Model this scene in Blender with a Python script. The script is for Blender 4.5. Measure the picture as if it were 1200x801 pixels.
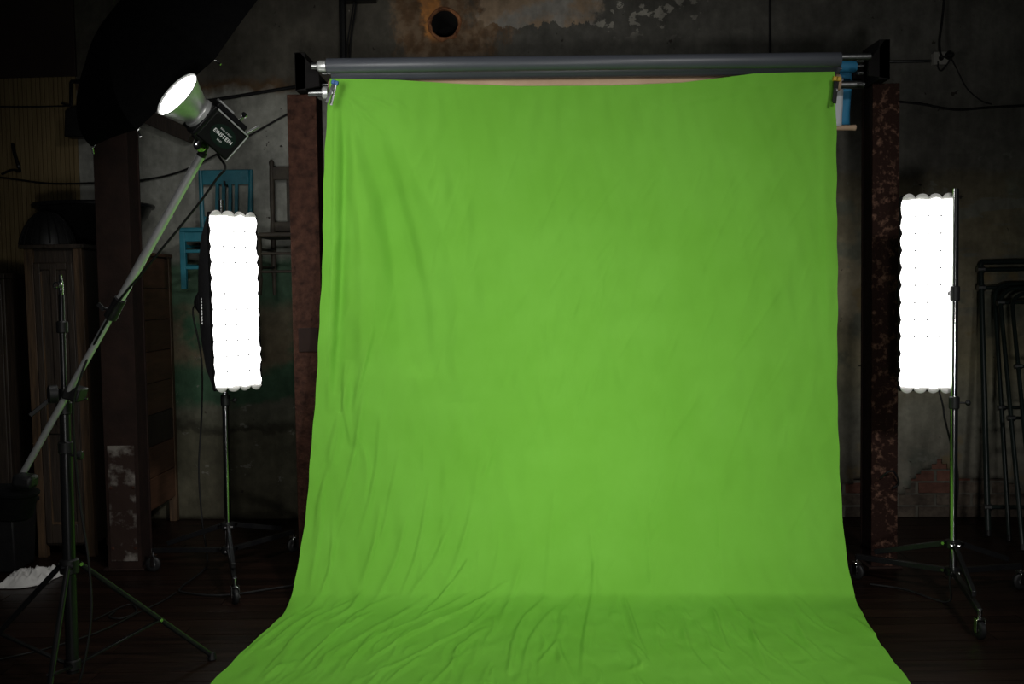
import bpy, bmesh, math, random
import numpy as np
from mathutils import Vector, Matrix, noise
random.seed(7)
S = bpy.context.scene
COL = S.collection
for _o in list(bpy.data.objects): bpy.data.objects.remove(_o)

# ------------------------------------------------------------------ camera
F_PX = 1167.0                     # focal length in pixels of a 1200 x 801 frame
CAM_H = 1.49
PITCH, ROLL = math.radians(3.02), 0.0150
_fw = Vector((0, math.cos(PITCH), -math.sin(PITCH)))
_U = Vector((0, math.sin(PITCH), math.cos(PITCH)))
_X = Vector((1, 0, 0))
_r = _X*math.cos(ROLL) - _U*math.sin(ROLL)
_u = _X*math.sin(ROLL) + _U*math.cos(ROLL)
cam_d = bpy.data.cameras.new('camera'); cam = bpy.data.objects.new('camera', cam_d); COL.objects.link(cam)
cam_d.sensor_width = 36; cam_d.lens = F_PX/1200*36; cam_d.clip_start = .05
M3 = Matrix((_r, _u, -_fw)).transposed()
cam.matrix_world = Matrix.Translation((0, 0, CAM_H)) @ M3.to_4x4()
S.camera = cam

# ------------------------------------------------------------------ world, lights, exposure
w = bpy.data.worlds.new('world'); S.world = w; w.use_nodes = True
w.node_tree.nodes['Background'].inputs[0].default_value = (.9, .95, 1, 1)
w.node_tree.nodes['Background'].inputs[1].default_value = .006
S.view_settings.view_transform = 'Standard'; S.view_settings.look = 'None'
S.view_settings.exposure = 0; S.view_settings.gamma = 1; S.view_settings.use_curve_mapping = False

def area(name, loc, target, size, power, color=(1, 1, 1), spread=180, shape='DISK', size_y=None):
    l = bpy.data.lights.new(name, 'AREA'); l.shape = shape; l.size = size
    if size_y: l.size_y = size_y
    l.energy = power; l.color = color; l.spread = math.radians(spread)
    o = bpy.data.objects.new(name, l); COL.objects.link(o)
    o.location = loc
    o.rotation_euler = (Vector(target)-Vector(loc)).to_track_quat('-Z', 'Y').to_euler()
    return o
# unseen lamps added out of frame to brighten the backdrop and walls
area('added_fill_low', (.2, -1.2, .75), (.30, 5.1, 1.15), .45, 10.5, (1, .985, .96), 62)
area('added_fill_right', (1.9, .3, 3.6), (.25, 4.8, .65), .45, 21, (1, .985, .96), 62)

def ray(x, y):
    return (_fw*F_PX + _r*(x-600) - _u*(y-400.5)).normalized()
def P(x, y, Y):                   # point seen at pixel x, y that lies at depth Y in the room
    d = ray(x, y); return Vector((0, 0, CAM_H)) + d*(Y/d.y)
def FL(x, y, z=0.0):              # point of the floor seen at pixel x, y
    d = ray(x, y); return Vector((0, 0, CAM_H)) + d*((z-CAM_H)/d.z)
def YW(X): return 6.42-.06*X      # the back wall's depth at X
def W(x, y, off=0.0):             # point on the back wall seen at a pixel
    p = P(x, y, 6.4)
    for _ in range(4): p = P(x, y, YW(p.x)-off)
    return p
def YR(X): return 5.22-.045*X     # the row of columns

# ------------------------------------------------------------------ materials
def new_mat(name):
    m = bpy.data.materials.new(name); m.use_nodes = True
    nt = m.node_tree; b = nt.nodes['Principled BSDF']
    return m, nt, b
def nd(nt, t, **k):
    n = nt.nodes.new(t)
    for a, v in k.items(): setattr(n, a, v)
    return n
def c4(c): return (c[0], c[1], c[2], 1)
def mat(name, c1, c2=None, scale=8, rough=.6, metal=0, bump=0, stretch=(1, 1, 1), detail=6, lo=.35, hi=.65, bscale=None, rand=0, spec=.5):
    m, nt, b = new_mat(name)
    b.inputs['Roughness'].default_value = rough; b.inputs['Metallic'].default_value = metal
    b.inputs['Specular IOR Level'].default_value = spec
    if c2 is None and not bump:
        b.inputs['Base Color'].default_value = c4(c1); return m
    tc = nd(nt, 'ShaderNodeTexCoord'); mp = nd(nt, 'ShaderNodeMapping'); mp.inputs['Scale'].default_value = stretch
    nt.links.new(tc.outputs['Object'], mp.inputs[0])
    vec = mp.outputs[0]
    if rand:
        oi = nd(nt, 'ShaderNodeObjectInfo'); ad = nd(nt, 'ShaderNodeVectorMath', operation='ADD')
        ml = nd(nt, 'ShaderNodeMath', operation='MULTIPLY'); ml.inputs[1].default_value = 37
        nt.links.new(oi.outputs['Random'], ml.inputs[0]); nt.links.new(vec, ad.inputs[0]); nt.links.new(ml.outputs[0], ad.inputs[1]); vec = ad.outputs[0]
    nz = nd(nt, 'ShaderNodeTexNoise'); nz.inputs['Scale'].default_value = scale; nz.inputs['Detail'].default_value = detail; nz.inputs['Roughness'].default_value = .62
    nt.links.new(vec, nz.inputs['Vector'])
    rp = nd(nt, 'ShaderNodeValToRGB'); rp.color_ramp.elements[0].position = lo; rp.color_ramp.elements[1].position = hi
    rp.color_ramp.elements[0].color = c4(c1); rp.color_ramp.elements[1].color = c4(c2 or c1)
    nt.links.new(nz.outputs['Fac'], rp.inputs[0])
    out = rp.outputs[0]
    if rand:
        hs = nd(nt, 'ShaderNodeHueSaturation'); mr = nd(nt, 'ShaderNodeMapRange'); mr.inputs[3].default_value = 1-rand; mr.inputs[4].default_value = 1+rand
        nt.links.new(oi.outputs['Random'], mr.inputs[0]); nt.links.new(mr.outputs[0], hs.inputs['Value']); nt.links.new(out, hs.inputs['Color']); out = hs.outputs[0]
    nt.links.new(out, b.inputs['Base Color'])
    if bump:
        n2 = nd(nt, 'ShaderNodeTexNoise'); n2.inputs['Scale'].default_value = bscale or scale*2; n2.inputs['Detail'].default_value = 5
        nt.links.new(vec, n2.inputs['Vector'])
        bp = nd(nt, 'ShaderNodeBump'); bp.inputs['Strength'].default_value = bump; bp.inputs['Distance'].default_value = .01
        nt.links.new(n2.outputs['Fac'], bp.inputs['Height']); nt.links.new(bp.outputs[0], b.inputs['Normal'])
    return m
def emit(name, c, s):
    m, nt, b = new_mat(name)
    b.inputs['Base Color'].default_value = c4((.8, .8, .8)); b.inputs['Emission Color'].default_value = c4(c); b.inputs['Emission Strength'].default_value = s
    return m

MT = {}
MT['cloth'] = mat('green_muslin', (.158, .435, .043), (.174, .465, .052), 3, .9, bump=.10, bscale=420, spec=.1)
def add_crumple(m):               # soft creasing of the cloth, on top of its weave
    nt = m.node_tree; b = nt.nodes['Principled BSDF']; old = b.inputs['Normal'].links[0].from_node
    tc = nd(nt, 'ShaderNodeTexCoord'); mp = nd(nt, 'ShaderNodeMapping'); mp.inputs['Rotation'].default_value = (0, math.radians(22), 0); mp.inputs['Scale'].default_value = (1.0, .55, .45)
    nt.links.new(tc.outputs['Object'], mp.inputs[0])
    nz = nd(nt, 'ShaderNodeTexNoise', noise_type='RIDGED_MULTIFRACTAL'); nz.inputs['Scale'].default_value = 9; nz.inputs['Detail'].default_value = 4; nz.inputs['Roughness'].default_value = .5; nz.inputs['Distortion'].default_value = .5
    nt.links.new(mp.outputs[0], nz.inputs['Vector'])
    bp = nd(nt, 'ShaderNodeBump'); bp.inputs['Strength'].default_value = .5; bp.inputs['Distance'].default_value = .018
    nt.links.new(nz.outputs['Fac'], bp.inputs['Height']); nt.links.new(old.outputs[0], bp.inputs['Normal']); nt.links.new(bp.outputs[0], b.inputs['Normal'])
add_crumple(MT['cloth'])
MT['rust'] = mat('rusted_steel', (.016, .007, .005), (.058, .025, .016), 22, .9, 0, bump=.7, lo=.32, hi=.72, bscale=60, spec=.12)
MT['rust_worn'] = mat('worn_rusted_steel', (.017, .0075, .0055), (.15, .08, .055), 30, .9, 0, bump=.7, lo=.53, hi=.74, bscale=60, spec=.12)
MT['rust_dark'] = mat('dark_painted_steel', (.008, .004, .003), (.019, .009, .0065), 5, .85, 0, bump=.3, bscale=30, spec=.2)
MT['peel'] = mat('peeling_white_paint', (.022, .012, .009), (.15, .135, .12), 7, .85, 0, bump=.5, lo=.50, hi=.62, spec=.2)
MT['black'] = mat('black_plastic', (.007, .007, .0075), (.011, .011, .011), 20, .5, spec=.28)
MT['black_metal'] = mat('black_painted_metal', (.007, .007, .008), (.011, .011, .011), 12, .30, spec=.28)
MT['black_wood'] = mat('black_stained_wood', (.0025, .0018, .0018), (.004, .003, .003), 9, .8, stretch=(1, 1, .2), spec=.2)
MT['black_fabric'] = mat('black_nylon', (.0025, .0025, .003), (.004, .004, .004), 40, .9, bump=.1, spec=.06)
MT['shell'] = mat('black_softbox_nylon', (.018, .018, .02), (.026, .026, .028), 30, .55, bump=.15)
MT['chrome'] = mat('chromed_steel', (.55, .55, .55), (.45, .45, .45), 6, .14, 1)
MT['alu'] = mat('brushed_aluminium', (.70, .71, .70), (.60, .61, .60), 30, .40, .6, stretch=(1, 1, .1))
MT['steel'] = mat('zinc_steel_tube', (.26, .265, .26), (.17, .175, .175), 14, .38, 1)
MT['greypaper'] = mat('grey_seamless_paper', (.062, .068, .082), (.072, .078, .092), 3, .42)
MT['tan'] = mat('tan_cardboard', (.46, .31, .20), (.54, .38, .25), 6, .8)
MT['bluepaper'] = mat('blue_seamless_paper', (.020, .19, .36), (.028, .22, .40), 3, .7)
MT['whitepaper'] = mat('white_paper', (.60, .62, .66), (.66, .68, .70), 3, .8)
MT['wood_dark'] = mat('dark_brown_wood', (.014, .009, .0055), (.032, .021, .013), 9, .6, bump=.2, stretch=(6, 6, .6))
MT['wood_edge'] = mat('worn_brown_wood', (.035, .020, .010), (.085, .048, .022), 9, .6, bump=.2, stretch=(6, 6, .5))
MT['wood_red'] = mat('red_brown_wood', (.055, .025, .013), (.090, .040, .021), 8, .55, bump=.15, stretch=(1, .6, 6), rand=.18)
MT['wood_chair'] = mat('worn_dark_chair_wood', (.028, .021, .014), (.066, .053, .036), 14, .7, bump=.3)
MT['teal'] = mat('teal_chair_paint', (.007, .115, .155), (.012, .155, .205), 12, .5, bump=.2)
MT['bead'] = mat('ochre_beadboard', (.19, .135, .058), (.27, .20, .092), 6, .65, stretch=(8, 8, .4), bump=.1)
MT['brownpanel'] = mat('dark_brown_panel', (.022, .011, .009), (.030, .016, .012), 3, .7)
MT['cable'] = mat('black_rubber', (.007, .007, .007), (.011, .011, .011), 20, .6, spec=.2)
MT['plank'] = mat('dark_floorboards', (.006, .0031, .0023), (.017, .0085, .0058), 3.2, .38, bump=.12, stretch=(.6, 9, 9), rand=.22, spec=.14)
MT['under'] = mat('floor_underside', (.008, .006, .005), (.012, .009, .008), 5, .9)
MT['brick'] = mat('red_brown_brick', (.050, .036, .027), (.115, .090, .066), 18, .9, bump=.6, rand=.35)
MT['brick_red'] = mat('bare_red_brick', (.085, .034, .022), (.14, .060, .040), 18, .9, bump=.6, rand=.2)
MT['mortar'] = mat('grey_mortar', (.085, .078, .062), (.14, .13, .105), 12, .95, bump=.6)
MT['flue_dark'] = mat('dark_flue_pipe', (.006, .005, .005), (.018, .013, .011), 10, .95)  # plain dark colour for the inside of the flue
MT['ring'] = mat('rusty_flue_ring', (.09, .030, .012), (.40, .17, .065), 16, .85, bump=.8)
MT['linen'] = mat('white_cotton_rag', (.50, .49, .47), (.60, .59, .57), 10, .9)
MT['frame_green'] = mat('dark_green_tube', (.007, .013, .011), (.013, .021, .018), 12, .38, spec=.35)
MT['outlet'] = mat('painted_outlet_box', (.20, .19, .17), (.26, .25, .22), 12, .6)
MT['diffuser'] = emit('lit_white_diffuser', (1, .985, .965), 3.2)
MT['flash_glow'] = emit('lit_flash_glow', (1, .98, .95), 9.0)
MT['stitch'] = mat('grey_stitches', (.06, .06, .065))
MT['blue_tip'] = mat('blue_rubber_tip', (.01, .09, .30), (.02, .12, .36), 20, .5)
MT['yellow'] = mat('yellow_plastic', (.55, .33, .02), (.6, .38, .03), 20, .5)
MT['white_print'] = mat('white_print', (.9, .92, .9))
MT['green_print'] = mat('dark_green_print', (.003, .014, .008), spec=.2)
MT['flash_black'] = mat('flash_black_paint', (.004, .0045, .004), (.006, .006, .006), 30, .5, spec=.2)
MT['umb_in'] = mat('white_umbrella_lining', (.8, .8, .8), (.85, .85, .85), 4, .5)
MT['foil'] = mat('spun_silver_reflector', (.74, .75, .74), (.60, .61, .60), 26, .42, .8, bump=.12, bscale=30)

# ------------------------------------------------------------------ mesh builder
class MB:
    def __init__(s): s.v = []; s.f = []
    def add(s, vs, fs):
        o = len(s.v); s.v += [Vector(p) for p in vs]; s.f += [tuple(i+o for i in f) for f in fs]; return s
    def hexa(s, a, b):            # two quads, a then b
        return s.add(list(a)+list(b), [(0, 3, 2, 1), (4, 5, 6, 7), (0, 1, 5, 4), (1, 2, 6, 5), (2, 3, 7, 6), (3, 0, 4, 7)])
    def box(s, c, size, R=None):
        c = Vector(c); x, y, z = (k/2 for k in size)
        q = [Vector(p) for p in ((-x, -y, -z), (x, -y, -z), (x, y, -z), (-x, y, -z), (-x, -y, z), (x, -y, z), (x, y, z), (-x, y, z))]
        if R is not None: q = [R @ p for p in q]
        q = [p+c for p in q]
        return s.hexa(q[:4], q[4:])
    def rng(s, x0, x1, y0, y1, z0, z1): return s.box(((x0+x1)/2, (y0+y1)/2, (z0+z1)/2), (x1-x0, y1-y0, z1-z0))
    def bar(s, p0, p1, w, h, side=(0, 0, 1)):    # rectangular bar from p0 to p1; h along side
        p0, p1 = Vector(p0), Vector(p1); d = (p1-p0).normalized(); sd = Vector(side); u = (sd-d*sd.dot(d)).normalized(); t = d.cross(u)
        q = lambda p: [p-t*w/2-u*h/2, p+t*w/2-u*h/2, p+t*w/2+u*h/2, p-t*w/2+u*h/2]
        return s.hexa(q(p0), q(p1))
    def ringpath(s, pts, rads, seg=10, caps=True):
        pts = [Vector(p) for p in pts]; n = len(pts); o = len(s.v)
        d = (pts[1]-pts[0]).normalized(); u = d.orthogonal().normalized()
        for i, p in enumerate(pts):
            d = ((pts[min(i+1, n-1)]-pts[i]).normalized()+(pts[i]-pts[max(i-1, 0)]).normalized())
            if d.length < 1e-6: d = Vector((0, 0, 1))
            d.normalize(); u = (u-d*u.dot(d))
            if u.length < 1e-6: u = d.orthogonal()
            u.normalize(); t = d.cross(u)
            for k in range(seg):
                a = 2*math.pi*k/seg; s.v.append(p+(u*math.cos(a)+t*math.sin(a))*rads[i])
        for i in range(n-1):
            for k in range(seg):
                a = o+i*seg+k; b = o+i*seg+(k+1) % seg
                s.f.append((a, b, b+seg, a+seg))
        if caps:
            s.f.append(tuple(o+k for k in range(seg))[::-1]); s.f.append(tuple(o+(n-1)*seg+k for k in range(seg)))
        return s
    def tube(s, p0, p1, r, r1=None, seg=14): return s.ringpath([p0, p1], [r, r if r1 is None else r1], seg)
    def lathe(s, org, axis, prof, seg=24, caps=True):    # prof = (distance along axis, radius)
        org, axis = Vector(org), Vector(axis).normalized(); u = axis.orthogonal().normalized(); t = axis.cross(u); o = len(s.v); n = len(prof)
        for h, r in prof:
            for k in range(seg):
                a = 2*math.pi*k/seg; s.v.append(org+axis*h+(u*math.cos(a)+t*math.sin(a))*r)
        for i in range(n-1):
            for k in range(seg):
                a = o+i*seg+k; b = o+i*seg+(k+1) % seg
                s.f.append((a, b, b+seg, a+seg))
        if caps:
            s.f.append(tuple(o+k for k in range(seg))[::-1]); s.f.append(tuple(o+(n-1)*seg+k for k in range(seg)))
        return s
    def ball(s, c, r, seg=10): return s.lathe(Vector(c)-Vector((0, 0, r)), (0, 0, 1), [(r-r*math.cos(math.pi*i/8), max(r*math.sin(math.pi*i/8), 1e-4)) for i in range(9)], seg)
    def grid(s, fn, nu, nv):
        o = len(s.v)
        for j in range(nv+1):
            for i in range(nu+1): s.v.append(Vector(fn(i/nu, j/nv)))
        for j in range(nv):
            for i in range(nu):
                a = o+j*(nu+1)+i; s.f.append((a, a+1, a+nu+2, a+nu+1))
        return s
    def build(s, name, m, parent=None, bevel=0, ang=35, flat=False, fix=True):
        me = bpy.data.meshes.new(name)
        off = parent_loc(parent) if parent is not None else Vector((0, 0, 0))
        org = off
        if parent is None:        # top-level mesh: origin at the base of its bounds
            xs = [p.x for p in s.v]; ys = [p.y for p in s.v]; zs = [p.z for p in s.v]
            org = Vector(((min(xs)+max(xs))/2, (min(ys)+max(ys))/2, min(zs)))
        me.from_pydata([tuple(p-org) for p in s.v], [], s.f)
        if fix:
            bm = bmesh.new(); bm.from_mesh(me); bmesh.ops.recalc_face_normals(bm, faces=bm.faces); bm.to_mesh(me); bm.free()
        me.materials.append(m)
        if not flat:
            me.shade_smooth(); me.set_sharp_from_angle(angle=math.radians(ang))
        o = bpy.data.objects.new(name, me); COL.objects.link(o)
        if parent is not None: o.parent = parent
        else: o.location = org
        if bevel:
            b = o.modifiers.new('bevel', 'BEVEL'); b.width = bevel; b.segments = 2; b.limit_method = 'ANGLE'; b.angle_limit = math.radians(40)
        return o
def parent_loc(o):
    v = Vector((0, 0, 0))
    while o is not None: v += Vector(o.location); o = o.parent
    return v
def tag(o, label, cat, group=None, kind=None):
    o['label'] = label; o['category'] = cat
    if group: o['group'] = group
    if kind: o['kind'] = kind
    return o
def thing(name, loc, label, cat, group=None):
    o = bpy.data.objects.new(name, None); COL.objects.link(o); o.location = loc; o.empty_display_size = .1
    return tag(o, label, cat, group)
def spline(pts, n=8):             # Catmull-Rom through points
    pts = [Vector(p) for p in pts]; q = [pts[0]*2-pts[1]]+pts+[pts[-1]*2-pts[-2]]; out = []
    for i in range(1, len(q)-2):
        for k in range(n):
            t = k/n; a, b, c, d = q[i-1:i+3]
            out.append(.5*((2*b)+(c-a)*t+(2*a-5*b+4*c-d)*t*t+(3*b-a-3*c+d)*t**3))
    return out+[pts[-1]]
def cable(name, pts, r, label, m='cable', n=8, cat='cable'):
    p = spline(pts, n); return tag(MB().ringpath(p, [r]*len(p), 8).build(name, MT[m]), label, cat)

# ------------------------------------------------------------------ wall material: bands of paint, rust and bare patches
HOLE = W(521, 28)
def wall_material():
    m, nt, b = new_mat('old_plaster'); L = nt.links.new
    b.inputs['Roughness'].default_value = .9; b.inputs['Specular IOR Level'].default_value = .2
    tc = nd(nt, 'ShaderNodeTexCoord'); sp = nd(nt, 'ShaderNodeSeparateXYZ'); L(tc.outputs['Object'], sp.inputs[0])
    def noi(scale, detail=6, stretch=None, rough=.6):
        n = nd(nt, 'ShaderNodeTexNoise'); n.inputs['Scale'].default_value = scale; n.inputs['Detail'].default_value = detail; n.inputs['Roughness'].default_value = rough
        if stretch:
            mp = nd(nt, 'ShaderNodeMapping'); mp.inputs['Scale'].default_value = stretch; L(tc.outputs['Object'], mp.inputs[0]); L(mp.outputs[0], n.inputs[0])
        else: L(tc.outputs['Object'], n.inputs[0])
        return n.outputs['Fac']
    def mth(op, a, bb=None, c=None):
        n = nd(nt, 'ShaderNodeMath', operation=op)
        for i, v in enumerate((a, bb, c)):
            if v is None: continue
            if isinstance(v, (int, float)): n.inputs[i].default_value = v
            else: L(v, n.inputs[i])
        return n.outputs[0]
    def ramp(fac, stops, interp='LINEAR'):
        r = nd(nt, 'ShaderNodeValToRGB'); cr = r.color_ramp; cr.interpolation = interp
        while len(cr.elements) < len(stops): cr.elements.new(.5)
        for e, (p, c) in zip(cr.elements, stops): e.position = p; e.color = c4(c) if not isinstance(c, (int, float)) else (c, c, c, 1)
        L(fac, r.inputs[0]); return r.outputs[0]
    def mix(f, a, bb, mode='MIX'):
        n = nd(nt, 'ShaderNodeMix', data_type='RGBA', blend_type=mode)
        if isinstance(f, (int, float)): n.inputs[0].default_value = f
        else: L(f, n.inputs[0])
        for i, v in ((6, a), (7, bb)):
            if isinstance(v, tuple): n.inputs[i].default_value = c4(v)
            else: L(v, n.inputs[i])
        return n.outputs[2]
    def sstep(x, lo, hi):
        n = nd(nt, 'ShaderNodeMapRange', interpolation_type='SMOOTHSTEP'); L(x, n.inputs[0]); n.inputs[1].default_value = lo; n.inputs[2].default_value = hi; return n.outputs[0]
    X, Z = sp.outputs[0], sp.outputs[2]
    nbig, nmid, nfine = noi(1.6), noi(5), noi(16, 8)
    zz = mth('ADD', Z, mth('MULTIPLY', mth('SUBTRACT', nmid, .5), .22))
    zf = mth('DIVIDE', zz, 4.0)
    k = 1/4.0
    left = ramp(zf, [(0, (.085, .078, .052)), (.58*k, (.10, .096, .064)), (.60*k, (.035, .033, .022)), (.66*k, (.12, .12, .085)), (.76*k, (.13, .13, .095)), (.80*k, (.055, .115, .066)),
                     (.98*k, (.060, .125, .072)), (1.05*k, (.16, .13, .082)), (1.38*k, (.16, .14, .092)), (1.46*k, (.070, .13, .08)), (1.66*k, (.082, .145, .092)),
                     (1.72*k, (.31, .315, .27)), (2.25*k, (.40, .405, .36)), (2.78*k, (.34, .34, .295)), (2.83*k, (.13, .075, .035)), (2.88*k, (.120, .110, .088)), (1, (.135, .122, .096))])  # pale plaster band, its colour lightened to make up for weak light
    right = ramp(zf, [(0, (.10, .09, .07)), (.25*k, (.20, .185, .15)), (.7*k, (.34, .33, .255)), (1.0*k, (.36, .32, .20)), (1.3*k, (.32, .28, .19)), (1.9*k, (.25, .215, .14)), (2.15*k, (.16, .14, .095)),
                      (2.2*k, (.14, .133, .112)), (2.9*k, (.125, .121, .104)), (1, (.120, .114, .097))])  # lower zone lightened in colour to make up for weak light
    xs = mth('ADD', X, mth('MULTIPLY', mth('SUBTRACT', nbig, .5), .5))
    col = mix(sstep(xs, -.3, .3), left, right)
    # mottled patches: exposed green on the left, grey-green wash on the right
    g = mth('MULTIPLY', sstep(nbig, .50, .60), mth('MULTIPLY', sstep(Z, 1.75, 1.6), sstep(Z, .7, .8)))
    g = mth('MULTIPLY', g, sstep(X, -.8, -1.2)); col = mix(g, col, (.045, .105, .058))
    g2 = mth('MULTIPLY', sstep(noi(2.6), .52, .62), sstep(X, .8, 1.2)); g2 = mth('MULTIPLY', g2, sstep(Z, 2.3, 2.0)); col = mix(mth('MULTIPLY', g2, .7), col, (.15, .17, .135))
    # pale diagonal scrape marks low on the right
    dg = nd(nt, 'ShaderNodeMapping'); dg.inputs['Rotation'].default_value = (0, math.radians(48), 0); dg.inputs['Scale'].default_value = (.9, 1, 7); L(tc.outputs['Object'], dg.inputs[0])
    nn = nd(nt, 'ShaderNodeTexNoise'); nn.inputs['Scale'].default_value = 1.6; nn.inputs['Detail'].default_value = 5; L(dg.outputs[0], nn.inputs[0])
    sc = mth('MULTIPLY', sstep(nn.outputs['Fac'], .57, .61), sstep(X, 2.5, 2.75)); sc = mth('MULTIPLY', sc, mth('MULTIPLY', sstep(Z, 2.35, 2.2), sstep(Z, 1.2, 1.4)))
    col = mix(mth('MULTIPLY', sc, .8), col, (.23, .23, .19))
    # flaking round and beside the flue hole
    dx = mth('SUBTRACT', X, HOLE.x); dz = mth('SUBTRACT', Z, HOLE.z)
    r = mth('SQRT', mth('ADD', mth('MULTIPLY', dx, dx), mth('MULTIPLY', mth('MULTIPLY', dz, dz), .55)))
    rr = mth('ADD', r, mth('MULTIPLY', mth('SUBTRACT', noi(3.2, 9, (1, 1, .6), .7), .5), 1.15))
    brown = mth('MULTIPLY', sstep(rr, .36, .22), sstep(dz, -.30, -.14)); col = mix(mth('MULTIPLY', brown, .9), col, mix(sstep(nfine, .4, .6), (.20, .115, .058), (.26, .175, .105)))
    # orange rust running down the left of the hole
    od = mth('SUBTRACT', dx, mth('ADD', mth('MULTIPLY', dz, -.16), -.075))
    oo = mth('ADD', mth('ABSOLUTE', od), mth('MULTIPLY', mth('SUBTRACT', noi(9, 6), .5), .16))
    orange = mth('MULTIPLY', sstep(oo, .075, .045), sstep(dz, -.13, -.05)); col = mix(orange, col, mix(sstep(nfine, .4, .6), (.85, .36, .10), (.55, .25, .09)))
    # wide bare patch to the right of the hole, grey flakes at its far edge
    px = mth('ADD', dx, mth('MULTIPLY', mth('SUBTRACT', noi(6, 8), .5), .35)); pz = mth('ADD', dz, mth('MULTIPLY', mth('SUBTRACT', noi(7, 8, (1, 1, .8)), .5), .42))
    pm = mth('MULTIPLY', mth('MULTIPLY', sstep(px, .22, .26), sstep(px, .98, .93)), sstep(pz, -.03, -.02)); col = mix(pm, col, mix(sstep(nmid, .42, .58), (.40, .29, .19), (.34, .32, .28)))
    pm2 = mth('MULTIPLY', mth('MULTIPLY', sstep(dx, .85, 1.0), sstep(dx, 1.75, 1.45)), mth('MULTIPLY', sstep(dz, -.16, .0), sstep(noi(8, 8, (1, 1, 1.3)), .555, .57))); col = mix(pm2, col, (.40, .38, .32))
    # grime and streaks
    streak = noi(7, 5, (3.0, 3.0, .25)); col = mix(.35, col, ramp(streak, [(.3, .45), (.7, 1.0)]), 'MULTIPLY'); col = mix(.6, col, ramp(nfine, [(.3, .5), (.7, 1.0)]), 'MULTIPLY')
    blot = noi(3.6, 10, (1, 1, .8), .7); col = mix(.75, col, ramp(blot, [(.32, .45), (.50, .85), (.62, 1.15)]), 'MULTIPLY')
    chip = mth('MULTIPLY', sstep(noi(5.5, 9, (1, 1, 1.4), .7), .615, .63), sstep(Z, 2.5, 2.2)); col = mix(mth('MULTIPLY', chip, .6), col, (.17, .17, .145))
    wash = mth('MULTIPLY', sstep(noi(4.2, 7, (1, 1, 1), .6), .58, .68), mth('MULTIPLY', sstep(X, 1.0, 1.4), sstep(Z, 2.0, 1.6))); col = mix(mth('MULTIPLY', wash, .55), col, (.20, .14, .055))
    col = mix(sstep(noi(13, 3), .69, .72), col, (.035, .030, .025))
    L(col, b.inputs['Base Color'])
    bp = nd(nt, 'ShaderNodeBump'); bp.inputs['Strength'].default_value = .45; bp.inputs['Distance'].default_value = .012
    L(mth('ADD', nfine, mth('MULTIPLY', pm, .6)), bp.inputs['Height']); L(bp.outputs[0], b.inputs['Normal'])
    return m
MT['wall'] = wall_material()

# ------------------------------------------------------------------ floor of boards
under = MB().rng(-4.2, 4.2, 2.2, 6.9, -.06, -.022).build('floor', MT['under']); under['kind'] = 'structure'
def floor_boards():
    rnd = random.Random(3); meshes = {}; y = 2.4; row = 0
    while y < 6.62:
        wd = .105; x = -4.0+rnd.uniform(-1.2, 0)
        while x < 4.0:
            ln = rnd.choice((1.6, 2.1, 2.6))
            if ln not in meshes:
                mb = MB(); a, h = ln/2-.0008, wd/2-.0008
                mb.hexa([(-a, -h, -.02), (a, -h, -.02), (a, h, -.02), (-a, h, -.02)], [(-a+.001, -h+.001, 0), (a-.001, -h+.001, 0), (a-.001, h-.001, 0), (-a+.001, h-.001, 0)])
                me = bpy.data.meshes.new('floorboard'); me.from_pydata([tuple(p) for p in mb.v], [], mb.f); me.materials.append(MT['plank']); meshes[ln] = me
            if x+ln > -3.9:
                o = bpy.data.objects.new('floorboard', meshes[ln]); COL.objects.link(o); o.parent = under
                o.location = Vector((x+ln/2, y+wd/2, rnd.uniform(-.0012, 0)))-Vector(under.location)
            x += ln
        y += wd; row += 1
floor_boards()

# ------------------------------------------------------------------ back wall: plaster skin with a flue hole and a fallen patch over brick
def brick_gap(x, z):              # plaster has come off low on the right
    n = noise.noise(Vector((x*5, 0, z*5)))*.10+noise.noise(Vector((x*14, 3, z*14)))*.04
    peak = .20+.17*math.exp(-((x-2.68)/.12)**2)+.05*math.sin(x*7)
    if x < 1.9: peak = .18
    return x > 1.72 and z < peak+n
def build_wall():
    x0, x1, z1 = -4.2, 4.2, 4.1; nx, nz = 260, 130; mb = MB(); hr = .088
    for j in range(nz+1):
        for i in range(nx+1):
            x = x0+(x1-x0)*i/nx; z = z1*j/nz
            d = math.hypot(x-HOLE.x, z-HOLE.z)
            if 0 < d < hr*1.5:                     # snap the grid round the hole
                if d < hr*1.22: s = hr*1.0/d if d > hr*.55 else 1; x, z = HOLE.x+(x-HOLE.x)*s, HOLE.z+(z-HOLE.z)*s
            y = YW(x)+.006*noise.noise(Vector((x*1.3, 0, z*1.3)))+.0025*noise.noise(Vector((x*6, 5, z*6)))
            mb.v.append(Vector((x, y, z)))
    for j in range(nz):
        for i in range(nx):
            cx = x0+(x1-x0)*(i+.5)/nx; cz = z1*(j+.5)/nz
            if math.hypot(cx-HOLE.x, cz-HOLE.z) < hr*.9 or brick_gap(cx, cz): continue
            a = j*(nx+1)+i; mb.f.append((a, a+1, a+nx+2, a+nx+1))
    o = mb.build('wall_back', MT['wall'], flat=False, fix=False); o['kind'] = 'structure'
    # keep wall coordinates = room coordinates for the paint bands
    for v in o.data.vertices: v.co += Vector(o.location)
    o.location = (0, 0, 0)
    s = o.modifiers.new('thickness', 'SOLIDIFY'); s.thickness = .018; s.offset = -1
    return o
wall = build_wall()
ring = MB()
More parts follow.
